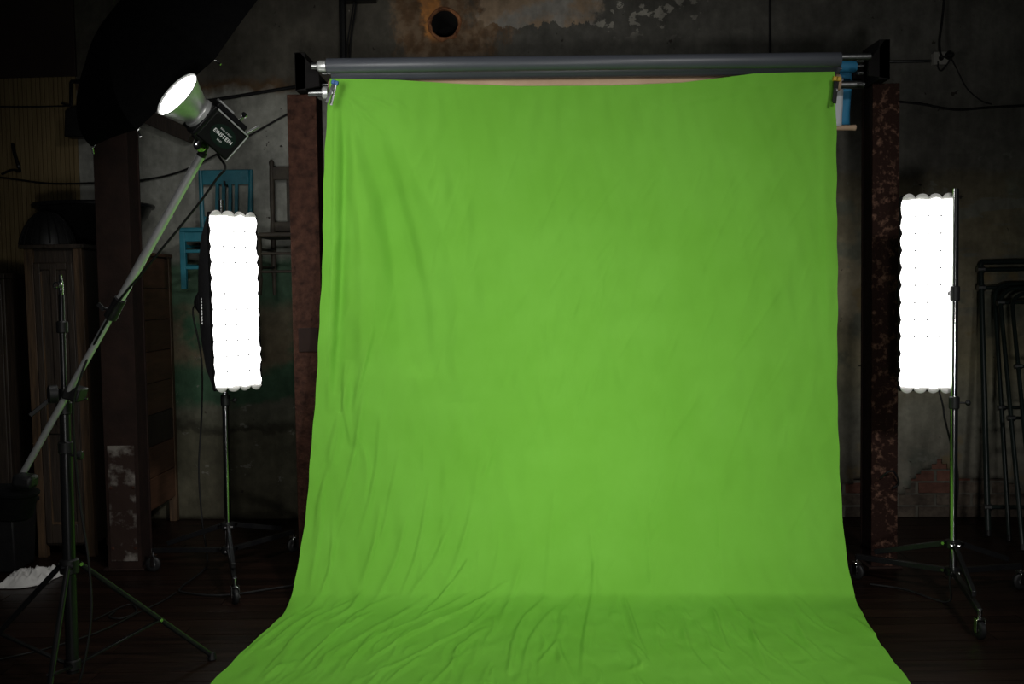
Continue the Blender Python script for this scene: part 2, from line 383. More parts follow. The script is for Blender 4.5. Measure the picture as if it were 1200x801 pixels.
def ring_fn(u, v):
    a = u*2*math.pi; prof = [(.108, .001), (.104, .008), (.096, .014), (.089, .012), (.084, .0), (.084, -.05)]
    k = min(int(v*5+.001), 5); r, h = prof[k]; r *= 1+.13*noise.noise(Vector((math.cos(a)*2, math.sin(a)*2, k*.3)))*(1 if k < 4 else 0)
    return (HOLE.x+r*math.cos(a), YW(HOLE.x)-.004-h, HOLE.z+r*math.sin(a))
ring.grid(ring_fn, 40, 5).build('flue_ring', MT['ring'], wall, fix=False)
MB().lathe((HOLE.x, YW(HOLE.x)+.40, HOLE.z), (0, -1, 0), [(0, .001), (.01, .082), (.40, .083)], 32, caps=False).build('flue_pipe', MT['flue_dark'], wall)
MB().add([(1.65, YW(1.65)+.055, 0), (3.9, YW(3.9)+.055, 0), (3.9, YW(3.9)+.055, .8), (1.65, YW(1.65)+.055, .8), (1.65, YW(1.65)+.024, 0), (3.9, YW(3.9)+.024, 0), (3.9, YW(3.9)+.024, .8), (1.65, YW(1.65)+.024, .8)],
         [(0, 1, 2, 3), (4, 5, 6, 7), (0, 1, 5, 4), (3, 2, 6, 7), (0, 3, 7, 4), (1, 2, 6, 5)]).build('mortar_bed', MT['mortar'], wall)
def bricks():
    rnd = random.Random(5); me = None; bl, bh = .215, .066; yaw = math.atan(-.06)
    for r in range(9):
        x = 1.66-(r % 2)*.115
        while x < 3.8:
            cx, cz = x+bl/2, .036+r*.077
            if any(brick_gap(cx+q, cz+s) for q in (-.09, 0, .09) for s in (-.02, .03)):
                if me is None:
                    mb = MB().hexa([(-bl/2, 0, -bh/2), (bl/2, 0, -bh/2), (bl/2, .03, -bh/2), (-bl/2, .03, -bh/2)], [(-bl/2, 0, bh/2), (bl/2, 0, bh/2), (bl/2, .03, bh/2), (-bl/2, .03, bh/2)])
                    me = bpy.data.meshes.new('brick'); me.from_pydata([tuple(p) for p in mb.v], [], mb.f); me.materials.append(MT['brick']); me2 = me.copy(); me2.materials.clear(); me2.materials.append(MT['brick_red'])
                o = bpy.data.objects.new('brick', me2 if (abs(cx-2.68) < .16 and cz > .15) or rnd.random() < .06 else me); COL.objects.link(o); o.parent = wall
                o.location = (cx, YW(cx)+.016+rnd.uniform(-.002, .003), cz); o.rotation_euler = (0, rnd.uniform(-.01, .01), yaw); o.scale = (rnd.uniform(.96, 1.0), 1, rnd.uniform(.93, 1.0))
            x += .228
bricks()
# boarding at the far left: brown sheet above, ochre beadboard below
xb = W(93, 150).x; zb = W(60, 89).z; yb = YW(xb)+.06
wl = MB().hexa([(-4.1, yb-.01+.06, 0), (xb-.01, yb-.06, 0), (xb-.01, yb-.02, 0), (-4.1, yb+.1, 0)], [(-4.1, yb-.01+.06, 3.9), (xb-.01, yb-.06, 3.9), (xb-.01, yb-.02, 3.9), (-4.1, yb+.1, 3.9)]).build('wall_left', MT['brownpanel']); wl['kind'] = 'structure'
def onb(x): return YW(x)-.012
mb = MB(); x = -4.05
while x < xb-.02:
    x2 = min(x+.030, xb); mb.hexa([(x+.001, onb(x), .0), (x2-.003, onb(x2), .0), (x2-.003, onb(x2)+.03, .0), (x+.001, onb(x)+.03, .0)], [(x+.001, onb(x), zb), (x2-.003, onb(x2), zb), (x2-.003, onb(x2)+.03, zb), (x+.001, onb(x)+.03, zb)]); x += .030
o = mb.build('beadboard', MT['bead'], wl, flat=True); o['kind'] = 'stuff'
xp = W(89, 50).x
MB().hexa([(-4.05, onb(-4.05)-.012, zb-.01), (xp, onb(xp)-.012, zb-.01), (xp, onb(xp)+.03, zb-.01), (-4.05, onb(-4.05)+.03, zb-.01)], [(-4.05, onb(-4.05)-.012, 3.95), (xp, onb(xp)-.012, 3.95), (xp, onb(xp)+.03, 3.95), (-4.05, onb(-4.05)+.03, 3.95)]).build('panel', MT['brownpanel'], wl, .004)

# ------------------------------------------------------------------ steel columns
def column(x0p, x1p, yref, Y, top, label, m, kind):
    xa, xb_ = P(x0p, yref, Y).x, P(x1p, yref, Y).x; wdt = xb_-xa; dp = .17; t = .014; cx = (xa+xb_)/2
    r = thing('steel_column', (cx, Y+dp/2, 0), label, 'column')
    MB().rng(xa, xb_, Y, Y+t, 0, top).build('front_flange', m, r, .003)
    MB().rng(xa, xb_, Y+dp-t, Y+dp, 0, top).build('back_flange', MT['rust_dark'], r, .003)
    for q in (xa+.006, xb_-.020): MB().rng(q, q+.014, Y+t, Y+dp-t, 0, top-.004).build('web', MT['rust_dark'] if kind != 'left' else MT['rust'], r, .002)
    MB().rng(xa-.02, xb_+.02, Y-.02, Y+dp+.02, 0, .012).build('base_plate', MT['rust_dark'], r, .003)
    for s in (-1, 1):
        for z in (.12, .45, top-.12): MB().lathe((cx+s*wdt*.33, Y, z), (0, -1, 0), [(0, .009), (.004, .009), (.007, .005)], 8).build('rivet', MT['rust'], r)
    return r, xa, xb_, cx
ztop = P(350, 110, 5.26).z
colL, xa, xb_, cxL = column(341, 375, 300, 5.27, ztop, 'rusty brown steel column standing at the left edge of the green backdrop', MT['rust'], 'left')
f = MB().rng(xa+.03, xb_-.02, 5.262, 5.271, P(355, 412, 5.27).z, P(355, 384, 5.27).z).build('cover_plate', MT['rust_dark'], colL, .003)
colR, xa2, xb2, cxR = column(1022, 1053, 400, 5.16, ztop-.01, 'scraped rusty steel column beside the right softbox', MT['rust_worn'], 'right')
pts = [P(1032, 560, 5.15), P(1040, 553, 5.13), P(1048, 553, 5.13), P(1053, 566, 5.14), P(1046, 572, 5.15)]
MB().ringpath(spline(pts, 5), [.005]*21, 8).build('bent_hook', MT['black_metal'], colR)
colD, xa3, xb3, cxD = column(117, 157, 400, 5.34, 2.5, 'dark steel column behind the boom stand with peeling paint near its foot', MT['rust_dark'], 'dark')
MB().rng(xa3+.02, xb3-.02, 5.336, 5.343, .05, .68).build('peeling_paint', MT['peel'], colD)

# ------------------------------------------------------------------ roller brackets and paper rolls
def bracket(x0, x1, z0, z1, Y, inward, label):
    r = thing('roller_bracket', ((x0+x1)/2, Y, z0), label, 'bracket')
    t = .056; xo = x1-t if inward < 0 else x0
    MB().rng(xo, xo+t, Y-.06, Y+.18, z0, z1).build('back_plate', MT['black_wood'], r, .003)
    xi = x0 if inward < 0 else x1; xbk = x1 if inward < 0 else x0
    poly = [(xbk, z0), (xi, z0+.02), (xi, z1-.11), (xbk+(xi-xbk)*.25, z1), (xbk, z1)]
    for yy in (Y-.06, Y+.16):
        pl = MB().add([(a, yy, b) for a, b in poly]+[(a, yy+.02, b) for a, b in poly], [(0, 1, 2, 3, 4), (9, 8, 7, 6, 5)]+[(i, (i+1) % 5, (i+1) % 5+5, i+5) for i in range(5)])
        pl.build('side_plate', MT['black_wood'], r, .002)
    for k in range(3): MB().tube((xi, Y+.02, z1-.09-.06*k), (xi+inward*.03*(-1 if inward < 0 else 1)*0+(.03 if inward > 0 else -.03), Y+.02, z1-.09-.06*k), .009).build('hook', MT['steel'], r)
    return r
bL0, bL1 = P(348, 90, 5.24), P(376, 90, 5.24)
bracket(bL0.x, bL1.x, ztop+.004, P(350, 64, 5.24).z, 5.25, 1, 'black wooden roller bracket on top of the left rusty column')
bR0, bR1 = P(1012, 80, 5.16), P(1037, 80, 5.16)
bracket(bR0.x, bR1.x, ztop-.004, P(1030, 50, 5.16).z, 5.15, -1, 'black wooden roller bracket on top of the right column')

def roll(name, a, b, r, pipe_a, pipe_b, pr, m, label):
    t = thing(name, (a+b)/2-Vector((0, 0, r)), label, 'paper roll')
    d = (b-a).normalized()
    MB().lathe(a, b-a, [(0, r*.6), (.001, r-.001), (.003, r), ((b-a).length-.003, r), ((b-a).length-.001, r-.001), ((b-a).length, r*.6)], 28).build('roll', m, t)
    MB().tube(pipe_a, pipe_b, pr, seg=16).build('core_pipe', MT['steel'], t)
    return t
ya, yc = 5.15, 5.06
a, b = P(383, 77, ya), P(985, 70, yc)
t = roll('paper_roll', a, b, .037, P(366, 77.5, ya), P(1020, 66.5, yc), .019, MT['greypaper'], 'grey paper roll, topmost of the rolls above the green backdrop')
MB().lathe(P(372, 77.5, ya), b-a, [(0, .022), (.01, .028), (.045, .028)], 20).build('end_collar', MT['alu'], t)
a, b = P(389, 86.5, 5.22), P(983, 78.5, 5.13)
t = roll('paper_roll', a, b, .036, P(378, 86, 5.22), P(986, 80.5, 5.13), .008, MT['greypaper'], 'darker grey paper roll directly below the topmost grey roll')
a, b = P(386, 103.5, 5.275), P(984, 97, 5.195)
t = roll('paper_roll', a, b, .042, P(362, 109, 5.275), P(1012, 99, 5.195), .021, MT['tan'], 'tan cardboard roll showing above the sagging top edge of the green cloth')
MB().lathe(P(378, 109, 5.22), b-a, [(0, .026), (.006, .034), (.03, .034), (.034, .026)], 20).build('end_collar', MT['alu'], t)
a, b = P(976, 78, 5.30), P(1003, 78, 5.30)
t = roll('paper_roll', a, b, .030, P(960, 78, 5.30), P(1014, 77.5, 5.30), .010, MT['bluepaper'], 'blue paper roll end with a hanging blue sheet by the right bracket')
c0, c1 = P(984, 80, 5.33), P(996.5, 146, 5.33)
MB().grid(lambda u, v: (c0.x+(c1.x-c0.x)*u+.004*math.sin(v*6), 5.33+.008*math.sin(u*4+v*3), c0.z+(c1.z-c0.z)*v), 4, 10).build('hanging_sheet', MT['bluepaper'], t).modifiers.new('thickness', 'SOLIDIFY').thickness = .002
c2, c3 = P(972, 92, 5.285), P(988, 148, 5.285)
t = thing('paper_sheet', ((c2.x+c3.x)/2, 5.285, c3.z), 'narrow white paper sheet hanging past the right edge of the green backdrop', 'paper')
s_ = MB().grid(lambda u, v: (c2.x+(c3.x-c2.x)*u-.006*v*u, 5.285+.006*math.sin(u*4+v*3), c2.z+(c3.z-c2.z)*v), 4, 10).build('sheet', MT['whitepaper'], t); s_.modifiers.new('thickness', 'SOLIDIFY').thickness = .002
tag(MB().lathe(P(968, 150, 5.30), P(1003, 149.5, 5.30)-P(968, 150, 5.30), [(0, .014), (.10, .014), (.13, .014), (.155, .016)], 14).build('wooden_dowel', MT['tan']), 'short tan dowel weighing down the white and blue sheets', 'dowel')

# ------------------------------------------------------------------ green backdrop cloth
ROWS = [  # left x, left y, right x, right y, depth of the hang (None = on the floor)
    (386.5, 92, 978, 84, 5.165), (384, 118, 979, 112, 5.175), (381, 170, 980, 165, 5.165), (378.5, 260, 981, 255, 5.155), (376.5, 340, 981, 335, 5.135), (371.5, 430, 981.5, 425, 5.10), (366, 515, 982.5, 510, 5.045),
    (359.5, 590, 986, 588, 4.96), (352, 645, 992, 645, 4.86), (345, 686, 999, 685, 4.73), (340, 702, 1003, 702, 4.655), (331, 720, 1011, 720, None), (296, 752, 1033, 755, None), (246, 801, 1068, 801, None), (150, 893, 1125, 893, None), (40, 1000, 1190, 1000, None)]
def build_cloth():
    Ls, Rs = [], []
    for lx, ly, rx, ry, Y in ROWS:
        if Y is None: Ls.append(FL(lx, ly, .010)); Rs.append(FL(rx, ry, .010))
        else: Ls.append(P(lx, ly, Y+.02)); Rs.append(P(rx, ry, Y-.06))
    n = 22
    Lp, Rp = spline(Ls, n), spline(Rs, n)
    NL = np.array([tuple(p) for p in Lp]); NR = np.array([tuple(p) for p in Rp]); mid = (NL+NR)/2
    arc = np.concatenate([[0], np.cumsum(np.linalg.norm(np.diff(mid, axis=0), axis=1))])
    nv, nu = 520, 400; sv = np.linspace(0, arc[-1], nv)
    A = np.stack([np.interp(sv, arc, NL[:, k]) for k in range(3)], 1); B = np.stack([np.interp(sv, arc, NR[:, k]) for k in range(3)], 1)
    A[:, 2] = np.maximum(A[:, 2], .010); B[:, 2] = np.maximum(B[:, 2], .010)
    u = np.linspace(0, 1, nu); G = A[:, None, :]*(1-u)[None, :, None]+B[:, None, :]*u[None, :, None]
    du = np.gradient(G, axis=1); dv = np.gradient(G, axis=0); N = np.cross(dv, du); N /= np.linalg.norm(N, axis=2, keepdims=True)
    if N[10, 10, 1] > 0: N = -N
    Wd = 2.65; Um, Vm = np.meshgrid(u*Wd, sv)           # cloth coordinates in metres
    ys = np.array([(r[1]+r[3])/2 for r in ROWS]); arow = arc[[min(i*n, len(arc)-1) for i in range(len(ROWS))]]
    lx = np.array([r[0] for r in ROWS]); rx = np.array([r[2] for r in ROWS])
    def uv(px, py): return ((px-np.interp(py, ys, lx))/(np.interp(py, ys, rx)-np.interp(py, ys, lx))*Wd, np.interp(py, ys, arow))
    H = np.zeros_like(Um)
    def fold(pts, h, wd, skew=.35):                      # a crease along a polyline, thin at both ends
        nonlocal H
        if len(pts) > 2: pts = [tuple(p)[:2] for p in spline([(p[0], p[1], 0) for p in pts], 4)]
        q = [uv(*p) for p in pts]; best = np.full_like(H, 1e9); par = np.zeros_like(H); sg = np.zeros_like(H)
        lens = [math.dist(q[i], q[i+1]) for i in range(len(q)-1)]; tot = sum(lens); acc = 0
        for i in range(len(q)-1):
            (x0, y0), (x1, y1) = q[i], q[i+1]; l = max(lens[i], 1e-6); dx, dy = (x1-x0)/l, (y1-y0)/l
            t = np.clip((Um-x0)*dx+(Vm-y0)*dy, 0, l); ex, ey = Um-x0-t*dx, Vm-y0-t*dy; d = np.hypot(ex, ey); s = np.sign((Um-x0)*dy-(Vm-y0)*dx)
            mk = d < best; best = np.where(mk, d, best); par = np.where(mk, (acc+t)/tot, par); sg = np.where(mk, s, sg); acc += l
        e = np.clip(np.sin(np.pi*np.clip(par, .0, 1)), 0, 1)**.6
        ww = wd*np.where(sg > 0, 1+skew, 1-skew)
        H += h*e*np.exp(-(best/ww)**2)
    # broad drape
    fold([(394, 100), (393, 200), (390, 330), (384, 480)], .020, .018)
    fold([(402, 112), (403, 200), (399, 330), (392, 460)], -.026, .024)
    fold([(415, 120), (425, 260), (428, 380), (420, 520)], .026, .06)
    fold([(420, 130), (455, 260), (470, 380), (486, 440)], -.040, .075)
    fold([(440, 150), (480, 280), (498, 370), (505, 440)], -.024, .062, -.3)
    fold([(450, 120), (520, 260), (540, 360), (540, 470)], .034, .09)
    fold([(640, 180), (630, 330), (610, 520)], .012, .16)
    fold([(760, 160), (740, 330), (700, 560)], -.010, .14)
    fold([(970, 90), (966, 140), (968, 300), (972, 420)], .012, .035)
    fold([(900, 110), (880, 300), (860, 480)], .009, .12)
    # pulls from the two clamps
    for a0, a1, h in (((396, 105), (440, 140), .005), ((400, 103), (470, 125), .004), ((410, 108), (425, 160), .005), ((405, 106), (455, 155), .004), ((430, 108), (462, 124), .004), ((450, 108), (480, 124), .004), ((975, 92), (900, 108), .005), ((975, 92), (760, 118), .005), ((975, 95), (930, 140), .004)):
        fold([a0, a1], h, .012)
    # long creases low on the left
    rnd = random.Random(11)
    for p in ([(412, 420), (398, 500), (385, 560)], [(430, 440), (418, 520), (395, 610)], [(448, 470), (440, 560), (418, 640)], [(400, 480), (384, 540)], [(392, 520), (374, 590), (368, 640)], [(470, 520), (452, 610), (435, 680)],
              [(480, 600), (465, 660), (440, 705)], [(418, 500), (432, 540), (428, 590)], [(380, 560), (376, 620), (364, 690)], [(505, 560), (492, 640), (470, 700)], [(535, 600), (510, 660), (480, 700)], [(448, 590), (438, 650), (424, 690)],
              [(405, 420), (404, 470), (412, 520)], [(440, 380), (425, 440), (415, 480)], [(390, 600), (388, 660), (372, 705)], [(560, 590), (540, 650), (520, 700)]):
        fold(p, rnd.uniform(.008, .014), rnd.uniform(.010, .017), rnd.uniform(-.6, .6))
    # fan of creases where the cloth lands, streaming to lower left
    for p in ([(470, 690), (420, 722), (380, 760), (345, 801)], [(520, 690), (470, 720), (400, 765), (355, 810)], [(560, 690), (500, 722), (440, 752), (395, 800)], [(600, 680), (545, 715), (480, 748), (430, 780)], [(420, 700), (370, 728), (330, 770), (300, 801)],
              [(440, 715), (395, 745), (350, 785)], [(540, 720), (500, 735), (470, 755)], [(460, 735), (425, 765), (400, 785)], [(590, 700), (560, 730), (520, 755), (470, 780), (420, 800)], [(380, 712), (345, 735), (310, 760)], [(395, 720), (352, 752), (320, 790)],
              [(640, 700), (612, 735), (600, 790)], [(655, 705), (628, 750), (612, 801)], [(700, 650), (695, 720), (685, 801)], [(720, 690), (735, 740), (760, 780)], [(735, 700), (755, 745), (765, 770)], [(670, 720), (662, 760), (676, 801)], [(800, 720), (815, 760), (835, 790)],
              [(560, 760), (520, 790), (500, 810)], [(500, 770), (455, 800)], [(575, 735), (545, 765), (530, 801)], [(410, 770), (390, 800)], [(430, 690), (410, 715), (380, 730)], [(350, 718), (310, 752), (280, 775)], [(690, 600), (697, 660), (703, 710)], [(652, 560), (640, 705)], [(756, 560), (765, 708)],
              [(840, 590), (850, 705)], [(838, 710), (860, 760)], [(620, 640), (600, 700), (590, 740)], [(555, 650), (530, 690), (490, 725)], [(660, 750), (640, 780)], [(740, 750), (760, 775), (745, 790)], [(930, 720), (960, 770)], [(880, 725), (900, 790)], [(350, 775), (310, 795)], [(460, 780), (440, 801), (400, 830)]):
        q = [(x+rnd.uniform(-3, 3), y+rnd.uniform(-2, 2)) for x, y in p]
        if p[-1][1] <= 712: fold(q, rnd.uniform(.003, .005), rnd.uniform(.010, .018), rnd.uniform(-.6, .6)); continue
        fold(q, rnd.uniform(.010, .022), rnd.uniform(.009, .018), rnd.uniform(-.6, .6))
    for _ in range(190):                                  # small landed wrinkles
        x, y = rnd.uniform(320, 1000), rnd.uniform(690, 850); k = (650-x)/420; ln = rnd.uniform(12, 46)
        fold([(x, y), (x-k*ln+rnd.uniform(-8, 8), y+ln*.6), (x-1.8*k*ln, y+ln*1.0+rnd.uniform(-5, 5))], rnd.uniform(.004, .009), rnd.uniform(.007, .012), rnd.uniform(-.6, .6))
    for _ in range(120):                                  # faint hanging wrinkles, leaning as the cloth is pulled
        x, y = rnd.uniform(400, 960), rnd.uniform(160, 660); ln = rnd.uniform(30, 110); sl = rnd.uniform(-.45, -.05) if x < 620 else rnd.uniform(-.75, -.15)
        fold([(x, y), (x+sl*ln*.5+rnd.uniform(-3, 3), y+ln*.5), (x+sl*ln, y+ln)], rnd.uniform(.0016, .0040), rnd.uniform(.007, .014), rnd.uniform(-.5, .5))
    # crumple everywhere, finer near the floor
    rs = np.random.RandomState(2)
    for k in range(60):
        fx, fy = rs.normal(0, 34), rs.normal(0, 15); H += (.00042)*np.sin(Um*fx+Vm*fy+rs.uniform(0, 6.28)+1.2*np.sin(Vm*rs.uniform(2, 5)+Um*rs.uniform(1, 4)))
    onfl = np.clip((.06-G[:, :, 2])/.06, 0, 1)
    H = H*(1-.35*onfl)
    top = np.clip(Vm/.10, 0, 1); H *= .25+.75*top
    # the top edge sags between the clamps
    sag = np.interp(u, [0, .03, .14, .25, .37, .56, .70, .78, .84, .92, 1], [0, .002, .012, .034, .050, .054, .044, .022, .004, 0, 0])
    dec = np.clip(1-Vm/1.1, 0, 1)**1.5
    P3 = G+N*H[:, :, None]; P3[:, :, 2] -= sag[None, :]*dec
    P3[:, :, 2] = np.maximum(P3[:, :, 2], .004+.004*onfl)
    # wavy side edges
    edge = np.exp(-(u/.02)**2)[None, :]; P3[:, :, 0] += edge*(.002*np.sin(Vm*9)+.0015*np.sin(Vm*31)); edge = np.exp(-((1-u)/.02)**2)[None, :]; P3[:, :, 0] += edge*(.002*np.sin(Vm*7)+.002*np.sin(Vm*27))
    org = np.array([.35, 4.6, 0.0]); vs = (P3-org).reshape(-1, 3)
    me = bpy.data.meshes.new('green_backdrop'); nf = (nu-1)*(nv-1)
    idx = (np.arange(nv-1)[:, None]*nu+np.arange(nu-1)[None, :]).reshape(-1)
    fc = np.stack([idx, idx+1, idx+nu+1, idx+nu], 1).astype(np.int32)
    me.vertices.add(len(vs)); me.vertices.foreach_set('co', vs.astype(np.float32).reshape(-1))
    me.loops.add(nf*4); me.loops.foreach_set('vertex_index', fc.reshape(-1)); me.polygons.add(nf); me.polygons.foreach_set('loop_start', np.arange(0, nf*4, 4, dtype=np.int32))
    me.update(calc_edges=True); me.validate(); me.shade_smooth(); me.materials.append(MT['cloth'])
    o = bpy.data.objects.new('green_backdrop', me); COL.objects.link(o); o.location = org
    return tag(o, 'bright green cloth backdrop hanging from the rolls and sweeping onto the floor', 'backdrop')
build_cloth()
# spring clamps holding the cloth
def clamp(p, ang, tip, body, label, s=1.0):
    r = thing('spring_clamp', p, label, 'clamp'); R = Matrix.Rotation(ang, 3, 'Y')
    for sg in (-1, 1):
        j = MB(); pts = [p+R @ Vector((sg*.004*s, 0, .045*s)), p+R @ Vector((sg*.005*s, sg*.008, .01*s)), p+R @ Vector((sg*.008*s, sg*.020, -.055*s))]
        j.bar(pts[0], pts[1], .016*s, .006*s, (0, 1, 0)); j.bar(pts[1], pts[2], .014*s, .006*s, (0, 1, 0)); j.build('jaw', body, r, .001)
        e = MB().box(p+R @ Vector((sg*.006*s, 0, .052*s)), (.022*s, .020*s, .020*s), R).build('tip', tip, r, .003)
    MB().tube(p+R @ Vector((0, -.012, 0)), p+R @ Vector((0, .012, 0)), .007*s).build('pivot', MT['steel'], r)
clamp(P(389, 109, 5.11), math.radians(18), MT['blue_tip'], MT['steel'], 'silver spring clamp with blue tips at the top left corner of the green cloth', 1.05)
clamp(P(979, 106, 5.06), math.radians(6), MT['yellow'], MT['black'], 'black spring clamp with yellow tips at the top right corner of the green cloth', 1.1)

# ------------------------------------------------------------------ strip softboxes
def softbox(c, nrm, tilt, wd, ht, label, ragged):
    c = Vector(c); n = Vector(nrm).normalized(); up = Vector((0, 0, 1)); sx = up.cross(n).normalized(); up = n.cross(sx)
    q = Matrix.Rotation(tilt, 3, n); sx, up = q @ sx, q @ up
    L = lambda x, y, d: c+sx*x+up*y+n*d
    r = thing('strip_softbox', c-up*ht/2, label, 'softbox')
    dp = .23; bw = .075
    prof = [(0, 1.0), (.05, .99), (.45, .80), (.8, .52), (1.0, .30)]
    sh = MB(); o = 0; ringv = []
    for t, k in prof:
        hw = bw+(wd/2-bw)*(1 if t == 0 else (k-.30)/.70); hh = .085+(ht/2-.085)*(1 if t == 0 else (k-.30)/.70); rowv = []
        for x, y in ((-1, -1), (-.33, -1), (.33, -1), (1, -1), (1, -.5), (1, 0), (1, .5), (1, 1), (.33, 1), (-.33, 1), (-1, 1), (-1, .5), (-1, 0), (-1, -.5)):
            rowv.append(L(x*hw, y*hh, -dp*t))
        ringv.append(rowv)
    m = 14
    for rw in ringv: sh.v += rw
    for i in range(len(prof)-1):
        for k in range(m): a, b = i*m+k, i*m+(k+1) % m; sh.f.append((a, b, b+m, a+m))
    sh.f.append(tuple((len(prof)-1)*m+k for k in range(m)))
    so = sh.build('shell', MT['shell'], r, ang=50); so.modifiers.new('thickness', 'SOLIDIFY').thickness = .004
    # piped rim
    rim = MB(); cs = [L(x*(wd/2+.003), y*(ht/2+.003), .004) for x, y in ((-1, -1), (1, -1), (1, 1), (-1, 1), (-1, -1))]
    for a, b in zip(cs, cs[1:]): rim.tube(a, b, .007, seg=8)
    rim.build('rim', MT['black_fabric'], r)
    # quilted lit front
    nx, ny, sub = 4, 11, 7; hw, hh = wd/2-.006, ht/2-.006; rnd = random.Random(int(c.x*100))
    jit = [[rnd.uniform(-1, 1) for _ in range(ny+1)] for _ in range(nx+1)]
    def fr(u, v):
        fx, fy = u*nx, v*ny; bx = abs(math.sin(math.pi*fx)); by = abs(math.sin(math.pi*fy))
        pf = (max(bx*by, 0))**.5
        x, y = (u*2-1)*hw, (v*2-1)*hh
        ed = .010*ragged
        if u < 1e-6: x -= ed*by
        if u > 1-1e-6: x += ed*by
        if v < 1e-6: y -= ed*bx*.8
        if v > 1-1e-6: y += ed*bx*.8
        j = jit[min(int(round(fx)), nx)][min(int(round(fy)), ny)]
        return L(x+.003*ragged*j*by, y+.003*ragged*j, .010+.014*pf+.003*j)
    d = MB().grid(fr, nx*sub, ny*sub).build('diffuser', MT['diffuser'], r, ang=180, fix=False)
    st = MB()
    for i in range(1, nx):
        for k in range(1, ny):
            p = L((i/nx*2-1)*hw, (k/ny*2-1)*hh, .012); st.lathe(p, n, [(0, .0046), (.005, .0046), (.006, .001)], 6)
    s2 = st.build('stitch', MT['stitch'], d); s2['kind'] = 'stuff'
    # loose frill flaps along both ends
    for sgn in (-1, 1):
        fl = MB(); hv = lambda u, v: L((u*2-1)*(hw+.004), sgn*(ht/2-.012+.030*v*(.35+.65*abs(math.sin(math.pi*u*4))**.6)), .010+.014*math.sin(v*2.4)+.006*math.sin(u*17))
        fl.grid(hv, 32, 4).build('frill', MT['linen'], r, ang=180, fix=False)
    # lamp head behind
    hd = MB().lathe(L(0, 0, -dp-.002), -n, [(0, .070), (.02, .070), (.024, .058), (.08, .058), (.085, .05)], 20).build('lamp_head', MT['black'], r)
    MB().lathe(L(0, 0, -dp+.004), -n, [(0, .092), (.012, .092)], 24).build('speed_ring', MT['black_metal'], r)
    return r, L, dp, hd
ang = math.radians(47)
slc = P(275, 353, 5.18)
sbL, LL, dpL, hdL = softbox(slc, (math.sin(ang), -math.cos(ang), .02), math.radians(-.4), .272, .895, 'lit white strip softbox in front of the teal chair, left of the green backdrop', 1)
# printed squiggle on its flank
pr = MB(); p0 = LL(-.128, .02, -.085); p1 = LL(-.128, -.12, -.085); out = (LL(-1, 0, 0)-LL(0, 0, 0)).normalized()
for k in range(9):
    t0 = k/9; q = p0.lerp(p1, t0)+out*.012; pr.bar(q, q+Vector((0, 0, -.010))+out*.002, .003, .004+.003*(k % 3), (0, 1, 0))
pr.build('printed_mark', MT['white_print'], sbL)
ar = math.radians(-9)
src = P(1086, 344, 4.72)
sbR, LR, dpR, hdR = softbox(src, (math.sin(ar), -math.cos(ar), 0), math.radians(-.3), .240, .905, 'lit white strip softbox beside the right column with a ragged lining', 1.2)

# ------------------------------------------------------------------ rolling stands under the softboxes
def caster(root, p, heading):
    h = Vector(heading).normalized(); s = Vector((-h.y, h.x, 0)); p = Vector((p.x, p.y, 0)); ax = p+Vector((0, 0, .040))
    wl_ = MB().lathe(ax-s*.013, s, [(0, .026), (.002, .036), (.006, .040), (.020, .040), (.024, .036), (.026, .026)], 22).build('caster_wheel', MT['black'], root)
    MB().lathe(ax-s*.015, s, [(0, .010), (.002, .014), (.028, .014), (.030, .010)], 14).build('hub_cap', MT['chrome'], wl_)
    fk = MB()
    for sg in (-1, 1): fk.bar(ax+s*.018*sg-Vector((0, 0, .012)), ax+s*.018*sg+Vector((0, 0, .045)), .022, .003, s)
    fk.box(ax+Vector((0, 0, .046)), (.040, .040, .004)); fk.tube(ax+Vector((0, 0, .046)), ax+Vector((0, 0, .085)), .009)
    fk.build('caster_fork', MT['chrome'], root, .001)
def stand(center, feet, top, lean, label, m_up, boxpt, r_up=.0125):
    c = Vector((center[0], center[1], 0)); r = thing('rolling_light_stand', c, label, 'light stand')
    at = lambda z: c+Vector((lean*z, 0, z))
    z1, z2 = .26, .13
    MB().tube(at(.10), at(.95), .0175, seg=18).build('pole', MT['chrome'], r)
    MB().tube(at(.93), at(top), r_up, seg=16).build('upper_pole', m_up, r)
    MB().lathe(at(.90), (0, 0, 1), [(0, .020), (.005, .024), (.055, .024), (.06, .018)], 18).build('collar', MT['black'], r)
    kb = MB().tube(at(.93), at(.93)+Vector((.05, -.02, 0)), .004); kb.ball(at(.93)+Vector((.055, -.022, 0)), .013); kb.build('knob', MT['black'], r)
    for z, nm in ((z1, 'upper_hub'), (z2, 'lower_hub')):
        MB().lathe(at(z-.02), (0, 0, 1), [(0, .030), (.004, .036), (.036, .036), (.040, .030)], 18).build(nm, MT['black_metal'], r)
        for f_ in feet:
            d = (Vector((f_.x, f_.y, 0))-c).normalized(); s = Vector((-d.y, d.x, 0)); MB().tube(at(z)+d*.042-s*.02, at(z)+d*.042+s*.02, .007, seg=8).build('hub_bolt', MT['chrome'], r)
    for f_ in feet:
        fp = Vector((f_.x, f_.y, .115)); d = (fp-at(z2)); d.z = 0; d.normalize()
        MB().bar(at(z1)+d*.036, at(z1).lerp(fp, .80)+Vector((0, 0, .012)), .020, .026).build('leg', MT['black_metal'], r, .002)
        MB().bar(at(z2)+d*.036, fp+Vector((0, 0, -.0)), .022, .026).build('leg_brace', MT['black_metal'], r, .002)
        caster(r, fp, (d.x+.3, d.y-.2, 0))
    # arm carrying the lamp head
    bp = Vector(boxpt); zc = bp.z
    MB().lathe(at(zc-.035), (0, 0, 1), [(0, .018), (.004, .022), (.066, .022), (.07, .018)], 16).build('clamp_collar', MT['black'], r)
    MB().tube(at(zc), bp, .012).build('mounting_arm', MT['black_metal'], r)
    return r
